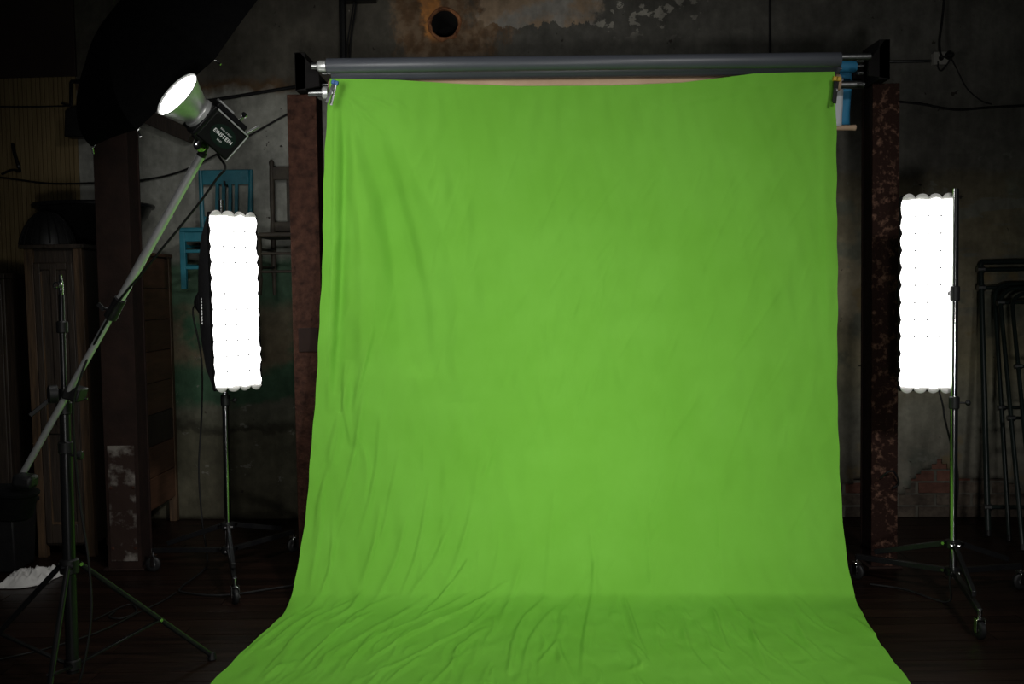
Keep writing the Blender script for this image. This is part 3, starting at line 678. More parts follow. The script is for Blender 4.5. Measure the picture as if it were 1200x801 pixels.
feetL = [FL(276, 707), FL(180, 669), FL(344, 646)]
cL = (feetL[0]+feetL[1]+feetL[2])/3
ptl = P(259, 234, cL.y)
leanL = (ptl.x-P(268, 650, cL.y).x)/(ptl.z-P(268, 650, cL.y).z)
cl0 = P(268, 650, cL.y); cl0.x -= leanL*cl0.z
stand((cl0.x, cL.y), feetL, ptl.z, leanL, 'chrome rolling stand on casters carrying the left strip softbox', MT['chrome'], LL(0, 0, -dpL-.06))
feetR = [FL(1148, 748), FL(1004, 678), FL(1196, 690)]
cR = (feetR[0]+feetR[1]+feetR[2])/3
ptr = P(1120, 221, cR.y+.03); cr0 = P(1117, 650, cR.y+.03)
stand((cr0.x, cR.y+.03), feetR, ptr.z, (ptr.x-cr0.x)/(ptr.z-cr0.z), 'chrome rolling stand on casters beside the right strip softbox', MT['chrome'], LR(0, 0, -dpR-.06), .015)

# ------------------------------------------------------------------ boom stand, boom, flash head, umbrella
SC = Vector((P(84, 760, 3.62).x, 3.62, 0))
def boom_stand():
    r = thing('boom_stand', SC, 'black tripod light stand at the far left holding the boom', 'light stand')
    tp = P(71.5, 322, 3.62); ln = (tp.x-SC.x)/tp.z*.9
    at = lambda z: SC+Vector((ln*z, 0, z))
    zz = lambda y: P(78, y, 3.62).z
    MB().tube(at(.10), at(zz(520)), .0225, seg=20).build('lower_pole', MT['black_metal'], r)
    MB().tube(at(zz(525)), at(zz(455)), .019, seg=20).build('middle_pole', MT['black_metal'], r)
    MB().tube(at(zz(460)), at(zz(345)), .0105, seg=16).build('upper_pole', MT['black_metal'], r)
    MB().lathe(at(zz(346)), (0, 0, 1), [(0, .006), (.004, .0085), (.05, .0085), (.054, .006), (.075, .005)], 14).build('spigot', MT['chrome'], r)
    e = MB().ringpath([at(zz(334))+Vector((-.012+.011*math.cos(a), -.01, .011*math.sin(a))) for a in [k*math.pi/6 for k in range(13)]], [.003]*13, 6); e.build('ring_screw', MT['chrome'], r)
    for y in (383, 524, 478):
        rr = .020 if y == 383 else .027
        MB().lathe(at(zz(y+7)), (0, 0, 1), [(0, rr-.004), (.003, rr), (.04, rr), (.044, rr-.004)], 18).build('collar', MT['black'], r)
    k = at(zz(533)); kn = MB().tube(k, k+Vector((.045, -.01, 0)), .005); kn.lathe(k+Vector((.045, -.01, -.0)), (1, 0, 0), [(0, .014), (.004, .017), (.016, .017), (.02, .012)], 10); kn.build('knob', MT['black'], r)
    k = at(zz(458)); MB().tube(k+Vector((.02, -.01, -.02)), k+Vector((.09, -.015, -.028)), .003).build('tommy_bar', MT['steel'], r)
    z1, z2 = zz(662), .13
    MB().lathe(at(z1-.03), (0, 0, 1), [(0, .026), (.004, .034), (.05, .034), (.055, .026)], 18).build('leg_hub', MT['black'], r)
    MB().lathe(at(z2-.02), (0, 0, 1), [(0, .025), (.004, .030), (.036, .030), (.04, .025)], 18).build('brace_hub', MT['black'], r)
    fr_ = FL(250, 772); d0 = fr_-SC; R0 = math.hypot(d0.x, d0.y); a0 = math.atan2(d0.y, d0.x)
    for k in range(3):
        a = a0+k*2*math.pi/3; d = Vector((math.cos(a), math.sin(a), 0)); foot = SC+d*R0+Vector((0, 0, .012)); hub = at(z1)+d*.036; lo = at(z2)+d*.03; md = hub.lerp(foot, .58)
        lg = MB().tube(hub, foot, .0105, seg=12).build('leg', MT['black_metal'], r)
        MB().lathe(foot-d*.005+Vector((0, 0, -.012)), (0, 0, 1), [(0, .016), (.004, .018), (.03, .013)], 12).build('rubber_foot', MT['black'], lg)
        s = Vector((-d.y, d.x, 0))
        for sg in (-1, 1): pass
        MB().bar(md, lo, .016, .008).build('leg_brace', MT['black_metal'], r, .001)
        MB().tube(md-s*.014, md+s*.014, .006, seg=8).build('bolt', MT['chrome'], r)
        MB().tube(hub-s*.02, hub+s*.02, .007, seg=8).build('bolt', MT['chrome'], r)
    return at, zz
at_s, zz_s = boom_stand()
B0, B1 = P(236, 181, 3.27), P(78, 463, 3.56)
bd = (B1-B0).normalized(); B2 = B1+(B1-B0)*.46
def boom():
    r = thing('boom_pole', B1, 'long silver boom arm running diagonally across the black stand', 'boom')
    mid = B0.lerp(B1, .625)
    MB().tube(B0, mid, .0145, seg=20).build('upper_tube', MT['alu'], r)
    MB().tube(mid-bd*.02, B2, .0120, seg=20).build('lower_tube', MT['alu'], r)
    MB().lathe(mid-bd*.055, bd, [(0, .017), (.004, .021), (.05, .021), (.054, .023), (.085, .023), (.09, .017)], 18).build('collar', MT['black'], r)
    k = MB().tube(mid, mid+Vector((-.045, -.01, .012)), .005); k.bar(mid+Vector((-.05, -.012, .024)), mid+Vector((-.03, -.012, .004)), .008, .014); k.build('knob', MT['black'], r)
    # pivot clamp on the stand
    c = B1+Vector((0, .028, 0))
    MB().lathe(B1+Vector((-.020, -.022, .008)), (-.8, -.5, 0), [(0, .022), (.004, .033), (.03, .033), (.034, .026)], 20).build('pivot_disc', MT['black'], r)
    cl = MB().box(B1+Vector((.022, .02, .006)), (.06, .075, .05), Matrix.Rotation(.3, 3, 'Y')); cl.build('pivot_clamp', MT['black'], r, .006)
    MB().bar(B1+Vector((-.045, -.03, -.01)), B1+Vector((-.11, -.05, -.065)), .012, .016).build('lever', MT['black'], r, .002)
    MB().lathe(B0+bd*.004, -bd, [(0, .0155), (.012, .0155), (.016, .011), (.04, .010)], 16).build('end_cap', MT['black'], r)
boom()
cw = thing('counterweight_bag', B2-Vector((0, 0, .1)), 'black weight bag slung on the lower end of the boom', 'weight bag')
Rb = Matrix.Rotation(math.radians(8), 3, 'Y'); cwc = P(14, 572, 3.64)
MB().lathe(cwc+Vector((0, 0, .0)), Rb @ Vector((0, 0, -1)), [(0, .085), (.006, .096), (.014, .096), (.02, .088), (.10, .080), (.108, .07)], 22).build('bag', MT['black_fabric'], cw, 0)
MB().box(cwc+Vector((.055, -.01, .03)), (.075, .07, .05), Rb).build('pouch', MT['black'], cw, .014)

v = ray(238, 140); e1 = Vector((v.y, -v.x, 0)).normalized(); e2 = e1.cross(v).normalized()
AX = (.935*(-.745*e1+.667*e2)-.355*v).normalized()             # where the flash points
def flash():
    tdir = -AX; side = (e1*.62+e2*.75); side = (side-tdir*side.dot(tdir)).normalized()   # up of the printed lettering
    m = tdir.cross(side).normalized()
    if m.dot(v) > 0: m = -m
    c = P(254.5, 154, 3.22)
    R = Matrix((tdir, side, m)).transposed()
    L = lambda a, b, d: c+tdir*a+side*b+m*d
    r = thing('studio_flash', c-Vector((0, 0, .08)), 'black studio flash with a silver cone reflector pointing up into the umbrella', 'flash')
    bl, bh, bdp = .130, .105, .10
    MB().box(c, (bl, bh, bdp), R).build('body', MT['flash_black'], r, .006)
    MB().box(L(-bl/2-.006, 0, 0), (.016, bh+.008, bdp+.008), R).build('front_bezel', MT['black_metal'], r, .004)
    MB().box(L(bl/2+.002, 0, 0), (.006, bh-.006, bdp-.006), R).build('rear_panel', MT['steel'], r, .002)
    MB().box(L(0, bh/2+.001, bdp/2+.001), (bl, .005, .005), R).build('edge_highlight', MT['alu'], r, .001)  # bright strip standing in for the highlight along the top edge
    MB().box(L(bl/2+.0, -bh*.0, bdp/2+.001), (.004, bh, .004), R).build('edge_highlight', MT['alu'], r, .001)  # matching bright strip on the rear edge
    tp = MB().box(L(.0, bh/2+.014, -.01), (bl*.95, .018, .05), R).build('top_rail', MT['black_metal'], r, .003)
    MB().box(L(-.03, bh/2+.026, -.01), (.06, .006, .03), R).build('rail_plate', MT['alu'], r, .001)
    kn = MB().tube(L(.030, bh/2+.02, 0), L(.030, bh/2+.042, 0), .004); kn.lathe(L(.030, bh/2+.038, 0), side, [(0, .006), (.004, .010), (.012, .010), (.015, .006)], 10); kn.build('knob', MT['chrome'], r)
    hb = MB().tube(L(bl/2+.005, bh/2-.01, 0), L(bl/2+.022, bh/2+.05, .01), .004); hb.build('handle', MT['steel'], r)
    # silver reflector
    rf = L(-bl/2-.014, 0.004, 0)
    rfl = MB().lathe(rf, AX, [(0, .046), (.006, .050), (.010, .046), (.025, .050), (.086, .078), (.091, .083), (.094, .083), (.092, .080), (.085, .075), (.025, .046), (.012, .042)], 40, caps=False).build('reflector', MT['foil'], r, ang=60)
    MB().lathe(rf+AX*.050, AX, [(0, .005), (.0, .056), (.034, .072), (.040, .074), (.045, .060), (.050, .03), (.051, .001)], 32, caps=False).build('lit_dome', MT['flash_glow'], r, ang=80)  # flash dome widened so its glow also stands for the reflector's lit inner wall
    MB().lathe(rf-AX*.004, AX, [(0, .040), (.002, .052), (.012, .052), (.014, .048)], 32).build('mount_ring', MT['alu'], r)
    # swivel bracket and its knob
    pb = L(-.045, -bh/2-.002, 0)
    sw = MB(); sw.bar(pb, B0-bd*.03, .022, .016, m); sw.box(pb, (.05, .012, .04), R); sw.build('swivel_bracket', MT['black'], r, .003)
    kq = pb.lerp(B0, .45)+m*.016
    MB().lathe(kq-m*.01, m+Vector((.25, 0, 0)), [(0, .012), (.004, .020), (.018, .020), (.022, .014)], 20).build('swivel_knob', MT['chrome'], r)
    # lettering on the near side
    pz = bdp/2+.0006
    el = MB(); n = 36; ev = [L(.004+.046*math.cos(2*math.pi*k/n), .034*math.sin(2*math.pi*k/n), pz) for k in range(n)]+[L(.004+.046*math.cos(2*math.pi*k/n), .034*math.sin(2*math.pi*k/n), pz+.0004) for k in range(n)]
    el.add(ev, [tuple(range(n, 2*n)), tuple(range(n))[::-1]]+[(k, (k+1) % n, (k+1) % n+n, k+n) for k in range(n)]); badge = el.build('badge', MT['green_print'], r)
    for txt, sz, yy in (('EINSTEIN', .0165, -.006), ('PAUL C BUFF', .0072, .013), ('E640', .0085, -.021)):
        cu = bpy.data.curves.new('lettering', 'FONT'); cu.body = txt; cu.size = sz; cu.align_x = 'CENTER'; cu.extrude = .0003; cu.offset = .0003 if sz > .01 else 0; cu.space_character = 1.12
        to = bpy.data.objects.new('tmp', cu); COL.objects.link(to); dg = bpy.context.evaluated_depsgraph_get(); me = bpy.data.meshes.new_from_object(to.evaluated_get(dg)); bpy.data.objects.remove(to)
        me.materials.clear(); me.materials.append(MT['white_print'])
        mm = Matrix.Translation(L(.004, yy, pz+.0009)-parent_loc(badge)) @ R.to_4x4(); me.transform(mm)
        lo = bpy.data.objects.new('lettering', me); COL.objects.link(lo); lo.parent = badge
    return L
LF = flash()
v2 = ray(210, 60); f1 = Vector((v2.y, -v2.x, 0)).normalized(); f2 = f1.cross(v2).normalized()
UN = (.9796*(.7287*f1-.6849*f2)+.2011*v2).normalized()              # where the umbrella opens
def umbrella():
    C = P(210, 60, 3.88); R = .494; dep = .262
    ch = (.6849*f1+.7287*f2); ch = (ch-UN*ch.dot(UN)).normalized(); tw = UN.cross(ch).normalized()
    if tw.dot(v2) > 0: tw = -tw                                # tw points to the camera
    r = thing('photo_umbrella', C-UN*dep, 'large black photographic umbrella at the top left, open towards the flash', 'umbrella')
    A = C-UN*dep
    angs = [math.radians(180-7.35-45*k) for k in range(8)]
    dirs = [ch*math.cos(a)+tw*math.sin(a) for a in angs]
    prof = lambda t: (R*math.sin(t*math.pi/2)**1.0*1.0, dep*(1-math.cos(t*math.pi/2))**.92)
    def surf(k, s, t, lift=0, inn=1.0):                                 # panel k, s across, t apex to rim
        rr, hh = prof(t); d = dirs[k].lerp(dirs[(k+1) % 8], s); sc_ = 1-.022*math.sin(math.pi*s)*t
        return A+UN*(hh+lift)+d*rr*sc_*inn
    cp = MB(); ln = MB()
    for k in range(8):
        cp.grid(lambda s, t, k=k: surf(k, s, max(t, .01)), 6, 14); ln.grid(lambda s, t, k=k: surf(k, s, max(t, .01)*.965, .004, .975), 6, 14)
    cp.build('canopy', MT['black_fabric'], r, ang=25, fix=False); ln.build('lining', MT['umb_in'], r, ang=25, fix=False)
    for k in range(8):
        pts = [surf(k, 0, .03+.97*i/10, .006, .97) for i in range(11)]; pts.append(surf(k, 0, 1, .004)+dirs[k]*.010)
        rb = MB().ringpath(pts, [.0022]*12, 6).build('rib', MT['steel'], r)
        MB().tube(surf(k, 0, 1, .004), surf(k, 0, 1, .012)+dirs[k]*.016+UN*.010, .0035, seg=8).build('rib_tip', MT['chrome'], rb)
        MB().tube(A+UN*.30, surf(k, 0, .55, .012), .002, seg=6).build('strut', MT['steel'], r)
    MB().tube(A+UN*.0, A+UN*.37, .005, seg=12).build('shaft', MT['steel'], r)
    MB().lathe(A+UN*.01, -UN, [(0, .014), (.01, .012), (.014, .006), (.055, .005), (.06, .003)], 12).build('ferrule', MT['black'], r)
    return C, A
UC, UA = umbrella()
# the flash bounced by the white lining
area('umbrella_bounce', UC-UN*.10, UC+UN, .70, 14.5, (1, .985, .96))

# ------------------------------------------------------------------ chairs hung on the wall
def peg(p, label):
    t = MB().tube(p+Vector((0, .05, 0)), p-Vector((0, .055, 0)), .007, seg=8); t.tube(p-Vector((0, .055, 0)), p+Vector((0, -.060, .025)), .007, seg=8)
    return tag(t.build('wall_hook', MT['black_metal']), label, 'hook')
def teal_chair():
    yb_ = YW(-1.9)-.07; bl_, br_ = P(237, 240, yb_), P(292, 240, yb_); zt = P(262, 199, yb_).z; zs = P(240, 272, yb_-.1).z; zl = zs-.36
    r = thing('wooden_chair', ((bl_.x+br_.x)/2, yb_-.2, zl), 'teal painted wooden chair hung on the wall behind the left softbox', 'chair')
    m = MT['teal']; xl, xr = bl_.x, br_.x; yf = yb_-.36
    for x, s in ((xl, -1), (xr, 1)):
        MB().ringpath([(x-s*.005, yb_, zl), (x, yb_-.005, zs), (x+s*.012, yb_+.02, zt)], [.015, .017, .013], 8).build('back_post', m, r)
        MB().bar((x+s*.02, yf+.02, zl+.0), (x+s*.02, yf+.02, zs-.01), .034, .034, (0, 1, 0)).build('front_leg', m, r, .003)
        for zz in (zs-.10, zs-.22): MB().bar((x+s*.015, yf+.02, zz), (x, yb_, zz+.006), .018, .022).build('side_stretcher', m, r, .003)
    MB().hexa([(xl-.035, yf, zs-.014), (xr+.035, yf, zs-.014), (xr+.012, yb_+.01, zs-.014), (xl-.012, yb_+.01, zs-.014)], [(xl-.035, yf, zs+.014), (xr+.035, yf, zs+.014), (xr+.012, yb_+.01, zs+.014), (xl-.012, yb_+.01, zs+.014)]).build('seat', m, r, .006)
    MB().rng(xl-.01, xr+.01, yf+.012, yf+.032, zs-.07, zs-.012).build('apron', m, r, .002)
    MB().bar((xl, yb_+.022, zt-.045), (xr, yb_+.022, zt-.045), .020, .095).build('top_rail', m, r, .005)
    MB().bar((xl, yb_, zs+.09), (xr, yb_, zs+.09), .018, .035).build('lower_rail', m, r, .003)
    for k in range(4):
        x = xl+(xr-xl)*(.30+.137*k); MB().bar((x, yb_+.004, zs+.09), (x+.006, yb_+.02, zt-.06), .012, .022, (1, 0, 0)).build('slat', m, r, .002)
    for s in (.10, .2): MB().bar((xl-.015, yf+.02, zs-s-.03), (xr+.015, yf+.02, zs-s-.03), .018, .02).build('front_stretcher', m, r, .003)
    peg(Vector(((xl+xr)/2, yb_+.045, zt-.098)), 'black hook under the top rail of the teal chair')
teal_chair()
def brown_chair():
    yb_ = YW(-1.4)-.08; xl, xr = P(319, 240, yb_).x, P(362, 240, yb_).x; zt = P(320, 187, yb_).z; zs = P(330, 277, yb_-.1).z; zl = zs-.37; yf = yb_-.36
    r = thing('wooden_chair', ((xl+xr)/2, yb_-.2, zl), 'worn dark brown wooden chair hung on the wall beside the left rusty column', 'chair'); m = MT['wood_chair']
    for x, s in ((xl, -1), (xr, 1)):
        MB().lathe((x, yb_, zl), Vector((0, .012, zt-zl)), [(0, .011), (.1, .013), (.16, .018), (.3, .016), (.37, .017), (.42, .019), (.48, .015), (.6, .017), (.75, .016), (zt-zl-.04, .014), (zt-zl-.015, .018), (zt-zl, .008)], 12).build('back_post', m, r)
        MB().lathe((x+s*.01, yf+.03, zl), (0, 0, 1), [(0, .010), (.06, .014), (.10, .019), (.13, .013), (.16, .019), (.26, .017), (.30, .020), (.36, .016)], 12).build('front_leg', m, r)
        for zz in (zs-.09, zs-.20): MB().tube((x+s*.01, yf+.03, zz), (x, yb_, zz+.006), .009, seg=10).build('side_stretcher', m, r)
    MB().hexa([(xl-.05, yf, zs-.016), (xr+.05, yf, zs-.016), (xr+.02, yb_+.01, zs-.016), (xl-.02, yb_+.01, zs-.016)], [(xl-.05, yf, zs+.012), (xr+.05, yf, zs+.012), (xr+.02, yb_+.01, zs+.012), (xl-.02, yb_+.01, zs+.012)]).build('seat', m, r, .008)
    MB().bar((xl, yb_+.010, zt-.085), (xr, yb_+.010, zt-.085), .018, .085).build('top_rail', m, r, .004)
    MB().bar((xl, yb_+.004, zs+.07), (xr, yb_+.004, zs+.07), .016, .06).build('lower_rail', m, r, .004)
    x = xl+(xr-xl)*.5; MB().bar((x, yb_+.004, zs+.09), (x, yb_+.010, zt-.11), .010, .05, (1, 0, 0)).build('splat', m, r, .002)
    for s in (.10, .21): MB().tube((xl-.01, yf+.03, zs-s-.015), (xr+.01, yf+.03, zs-s-.015), .009, seg=10).build('front_stretcher', m, r)
    peg(Vector(((xl+xr)/2+.06, yb_+.055, zt-.135)), 'black hook under the top rail of the brown chair')
brown_chair()

# ------------------------------------------------------------------ furniture at the left
def cabinet():
    Y = 5.62; tl, tr, bl_, br_ = P(17, 287, Y), P(105, 290, Y), FL(45, 656), FL(112, 656)
    x0, x1 = bl_.x*Y/bl_.y, br_.x*Y/br_.y; H = tl.z; lean = ((tl.x-x0)+(tr.x-x1))/2/H; D = .30
    r = thing('tall_cabinet', ((x0+x1)/2, Y+D/2, 0), 'tall narrow dark wooden cabinet with panelled door behind the boom stand', 'cabinet')
    def bx(a, b, c, d, e, f_, nm, m, par, bv=.003):
        sh = lambda x, z: x+lean*z
        return MB().hexa([(sh(a, e), c, e), (sh(b, e), c, e), (sh(b, e), d, e), (sh(a, e), d, e)], [(sh(a, f_), c, f_), (sh(b, f_), c, f_), (sh(b, f_), d, f_), (sh(a, f_), d, f_)]).build(nm, m, par, bv)
    zz = lambda y: P(65, y, Y).z
    bx(x0+.02, x1-.02, Y+.02, Y+D, zz(640), H-.02, 'body', MT['wood_dark'], r)
    for a in (x0, x1-.05):
        bx(a, a+.05, Y, Y+.045, 0, H-.02, 'stile', MT['wood_edge'], r)
    bx(x1-.045, x1, Y+D-.04, Y+D, 0, H-.02, 'rear_post', MT['wood_edge'], r); bx(x0, x0+.045, Y+D-.04, Y+D, 0, H-.02, 'rear_post', MT['wood_edge'], r)
    bx(x1-.012, x1-.002, Y+.045, Y+D-.04, zz(638), H-.03, 'side_panel', MT['wood_dark'], r)
    bx(x0-.02, x1+.02, Y-.02, Y+D+.01, H-.022, H, 'top', MT['wood_dark'], r)
    d = bx(x0+.05, x1-.05, Y+.004, Y+.02, zz(638), H-.10, 'door', MT['wood_dark'], r)
    w0, w1 = x0+.055, x1-.055; mdx = (w0+w1)/2
    for a, b in ((w0, w0+.035), (w1-.035, w1), (mdx-.018, mdx+.018)):
        bx(a, b, Y-.008, Y+.006, zz(636) if a != mdx-.018 else zz(500), H-.105, 'door_stile', MT['wood_dark'], d, .003)
    for y0, y1 in ((508, 498), (636, 614), (316, 308)): bx(w0+.035, w1-.035, Y-.007, Y+.006, zz(y0), zz(y1), 'door_rail', MT['wood_dark'], d, .003)
    bx(w0+.035, w0+.042, Y-.005, Y+.006, zz(612), zz(510), 'bead', MT['wood_edge'], d, .001)
    bx(w0+.035, w0+.042, Y-.005, Y+.006, zz(497), zz(318), 'bead', MT['wood_edge'], d, .001)
    bx(w0+.035, w1-.035, Y-.005, Y+.006, zz(614), zz(611.5), 'bead', MT['wood_edge'], d, .001)
    return x0+lean*H, x1+lean*H, H, Y, D
cx0, cx1, cH, cY, cD = cabinet()
def dresser():
    far = FL(204, 613); X1 = far.x; Y0, Y1 = cY+cD+.03, YW(X1)-.02; X0 = X1-.62; H = P(186, 296, 6.2).z
    r = thing('wooden_dresser', ((X0+X1)/2, (Y0+Y1)/2, 0), 'red brown wooden cabinet against the wall behind the dark column', 'cabinet')
    MB().rng(X0, X1-.015, Y0, Y1, .16, H-.02).build('body', MT['wood_dark'], r, .003)
    MB().rng(X0-.01, X1+.008, Y0-.01, Y1+.005, H-.022, H).build('top', MT['wood_red'], r, .003)
    for (x, y) in ((X1-.05, Y1-.045), (X1-.05, Y0), (X0, Y0), (X0, Y1-.045)): MB().rng(x, x+.05, y, y+.045, 0, H-.022).build('post', MT['wood_edge'] if x > X0 and y > Y0 else MT['wood_dark'], r, .003)
    n = 8; z0, z1 = .17, H-.025
    for k in range(n):
        a, b = z0+(z1-z0)*k/n, z0+(z1-z0)*(k+1)/n-.004
        MB().rng(X1-.017, X1-.004, Y0+.047, Y1-.047, a, b).build('board', MT['wood_red'] if k != 2 else MT['wood_dark'], r, .002)
    return X0, X1, Y0, Y1, H
dX0, dX1, dY0, dY1, dH = dresser()
# basin lying across the tops, ribbed basket before it
zt_ = max(cH, dH)+.001
bc = Vector((-2.56, 6.17, zt_))
t = thing('metal_basin', bc, 'wide black basin with rolled rim on top of the wooden cabinets', 'basin')
MB().lathe(bc, (0, 0, 1), [(0, .001), (0, .15), (.01, .165), (.20, .315), (.245, .335), (.26, .345), (.268, .340), (.26, .325), (.20, .30), (.015, .15), (.012, .001)], 40, caps=False).build('bowl', MT['black_metal'], t)
MB().lathe(bc+Vector((0, 0, .255)), (0, 0, 1), [(-.012, .335), (-.01, .352), (.004, .356), (.012, .350), (.008, .335)], 40, caps=False).build('rim', MT['black_metal'], t)
kc = Vector((P(55, 270, 5.74).x, 5.74, cH+.001))
t = thing('ribbed_basket', kc, 'upturned black ribbed basket on the tall narrow cabinet', 'basket')
MB().lathe(kc, (0, 0, 1), [(0, .146), (.04, .140), (.10, .116), (.15, .084), (.185, .044), (.195, .002)], 28).build('dome', MT['black'], t)
for k in range(18):
    a = 2*math.pi*k/18; MB().ringpath([kc+Vector((math.cos(a)*rr, math.sin(a)*rr, z)) for z, rr in ((.004, .147), (.04, .141), (.10, .117), (.15, .085), (.185, .045))], [.006]*5, 6).build('rib', MT['black_metal'], t)
wx = P(20, 450, 5.7).x
t = thing('wardrobe', (wx-.4, 5.95, 0), 'dark brown wardrobe cut off by the left edge behind the bin', 'wardrobe')
wz = P(5, 320, 5.7).z
MB().rng(wx-.8, wx-.06, 5.72, 6.25, 0, wz-.03).build('body', MT['wood_dark'], t, .004); MB().rng(wx-.82, wx-.05, 5.70, 6.26, wz-.03, wz).build('top', MT['wood_dark'], t, .004)
for k in range(2): MB().rng(wx-.79+k*.365, wx-.79+k*.365+.355, 5.70, 5.722, .08, wz-.06).build('door', MT['wood_dark'], t, .004)
bx_ = FL(44, 662)
t = thing('storage_bin', (bx_.x-.2, 5.42, 0), 'black plastic bin on the floor left of the tall cabinet', 'bin')
MB().hexa([(bx_.x-.38, 5.32, 0), (bx_.x-.05, 5.32, 0), (bx_.x-.05, 5.54, 0), (bx_.x-.38, 5.54, 0)], [(bx_.x-.41, 5.29, .34), (bx_.x-.04, 5.29, .34), (bx_.x-.04, 5.57, .34), (bx_.x-.41, 5.57, .34)]).build('tub', MT['black'], t, .01)
MB().rng(bx_.x-.43, bx_.x-.03, 5.275, 5.585, .34, .365).build('lid', MT['black'], t, .006)
def rag():
    a, b = FL(-6, 690), FL(76, 672); cx, cy = (a.x+b.x)/2, (a.y+b.y)/2; w2, d2 = abs(b.x-a.x)/2, .11
    def fn(u, v):
        x, y = (u*2-1), (v*2-1); n = noise.noise(Vector((x*2.2, y*1.6, 3)))*.5+noise.noise(Vector((x*5+y*3, y*4, 9)))*.35; edge = max(0, 1-max(abs(x), abs(y))**3)
        return (cx+x*w2*(1+.10*math.sin(y*3)), cy+y*d2*(1+.25*math.sin(x*2.5+1))+x*.06, .004+edge*(.026+.036*max(0, 1-2.2*abs(noise.noise(Vector((x*2.6+y*1.2, y*1.5, 2)))))+.014*max(0, 1-3*abs(noise.noise(Vector((x*4-y*3, y*3, 7)))))) if edge > 0 else .004)
    o = MB().grid(fn, 48, 30).build('white_rag', MT['linen'], fix=False, ang=180); o.modifiers.new('thickness', 'SOLIDIFY').thickness = .003
    tag(o, 'crumpled white rag on the dark floor at the far left', 'rag')
rag()

# ------------------------------------------------------------------ things on the wall
def beam():
    a, b = W(150, 127, .05), W(226, 160, .05)
    o = MB().bar(a, b, .08, .09).build('timber_brace', MT['wood_dark'], None, .004); tag(o, 'short dark timber brace fixed to the wall under the umbrella edge', 'timber')
beam()
t = thing('wall_fixture', W(90, 162, .14), 'black fixture on a bent bracket behind the left edge of the umbrella', 'fixture')
fp = W(90, 143, .14); MB().hexa([fp+Vector((-.065, -.05, -.10)), fp+Vector((.07, -.05, -.10)), fp+Vector((.07, .06, -.10)), fp+Vector((-.065, .06, -.10))], [fp+Vector((-.055, -.05, .07)), fp+Vector((.07, -.05, .12)), fp+Vector((.07, .06, .12)), fp+Vector((-.055, .06, .07))]).build('housing', MT['black'], t, .01)
q = [W(83, 125, .14), W(83, 96, .13), W(97, 96, .06), W(97, 98, -.005)]; MB().bar(q[0], q[1], .015, .02, (0, 1, 0)).bar(q[1], q[2], .02, .02).bar(q[2], q[3], .02, .02).build('arm', MT['black_metal'], t, .002)
MB().tube(W(72, 121, .14), W(84, 125, .14), .006).build('tightening_screw', MT['black_metal'], t)
hk = W(17, 178, .02); t = spline([W(15, 169, .01), W(17, 180, .05), W(22, 196, .06), W(23, 201, .04), W(14, 199, .03), W(2, 204, .03)], 6)
tag(MB().ringpath(t, [.012]*13+[.008]*(len(t)-13), 8).build('wall_hook', MT['black_metal']), 'curved black hook on the ochre boarding at the far left', 'hook')
cable('wall_cable', [W(-30, 204, .03), W(10, 209, .03), W(60, 215, .03), W(115, 214, .03), W(165, 211, .03), W(205, 203, .03), (W(240, 188, .06)), W(290, 160, .04), W(336, 134, .03), W(360, 124, .03)], .006, 'thin black cable sagging along the wall behind the boom')
cable('wall_cable', [W(-20, 125, .03), W(40, 125, .03), W(84, 124, .03)], .005, 'thin dark cable across the top of the ochre boarding')
cable('wall_pipe', [W(185, 126, .02), W(250, 117, .02), W(300, 109, .02), W(350, 101, .02)], .011, 'dark pipe running along the wall behind the flash head', cat='pipe')
cable('wall_pipe', [W(401, -60, .03), W(401, 0, .03), W(402, 70, .03), W(402, 110, .03)], .022, 'thick black vertical pipe on the wall above the left end of the rolls', cat='pipe')
cable('wall_cable', [W(417, 2, .03), W(416, 15, .03), W(412, 40, .02), W(410, 62, .02), W(410, 90, .02)], .006, 'black cable dropping from the ceiling box beside the thick pipe')
cable('wall_cable', [W(415, 2, .05), W(412, 20, .04), W(408, 45, .03), W(406, 66, .03), W(406, 90, .03)], .005, 'second black cable next to the thick pipe, nearer to it')
bxp = W(422, -4, .04); tag(MB().box(bxp, (.20, .09, .07)).build('junction_box', MT['black_metal'], None, .004), 'flat black box on the wall at the top of the frame', 'box')
cable('wall_cable', [W(903, -40, .006), W(902, 0, .006), W(902, 60, .006), W(902, 95, .006)], .006, 'straight dark wire down the wall above the right half of the rolls')
ob = W(1100, 70, .0)
t = thing('wall_outlet', ob, 'grey electrical outlet box on the wall right of the bracket', 'outlet')
MB().box(ob+Vector((-.005, -.02, 0)), (.085, .045, .072)).build('box', MT['outlet'], t, .004); MB().box(ob+Vector((-.005, -.045, 0)), (.092, .005, .078)).build('cover', MT['outlet'], t, .002)
MB().lathe(ob+Vector((-.005, -.047, 0)), (0, -1, 0), [(0, .016), (.003, .016)], 14).build('socket', MT['black'], t)
pl = ob+Vector((.04, -.055, .012)); tag(MB().lathe(pl+Vector((0, .010, 0)), (0, -1, 0), [(0, .024), (.015, .026), (.04, .02), (.05, .012)], 12).build('power_plug', MT['black']), 'black plug pushed into the grey outlet box', 'plug')
tag(MB().tube(W(1040, 72.5, .015), W(1090, 71.5, .015), .009).build('conduit', MT['steel']), 'short horizontal metal conduit between the right bracket and the outlet', 'conduit')
cable('wall_cable', [W(1107, -60, .02), W(1106, 0, .02), W(1104, 25, .03), W(1101, 50, .05), W(1104, 66, .07), pl+Vector((0, -.04, 0))], .007, 'black cable coming down the wall to the outlet plug')
cable('wall_cable', [pl+Vector((.01, -.03, -.01)), W(1105, 82, .05), W(1100, 80, .05), W(1099, 72, .05)], .004, 'small loop of black wire under the outlet')
cable('wall_cable', [W(1111, 62, .04), W(1120, 78, .02), W(1133, 103, .02), W(1150, 118, .02), W(1162, 122, .02)], .004, 'thin black wire slanting down right from the outlet')
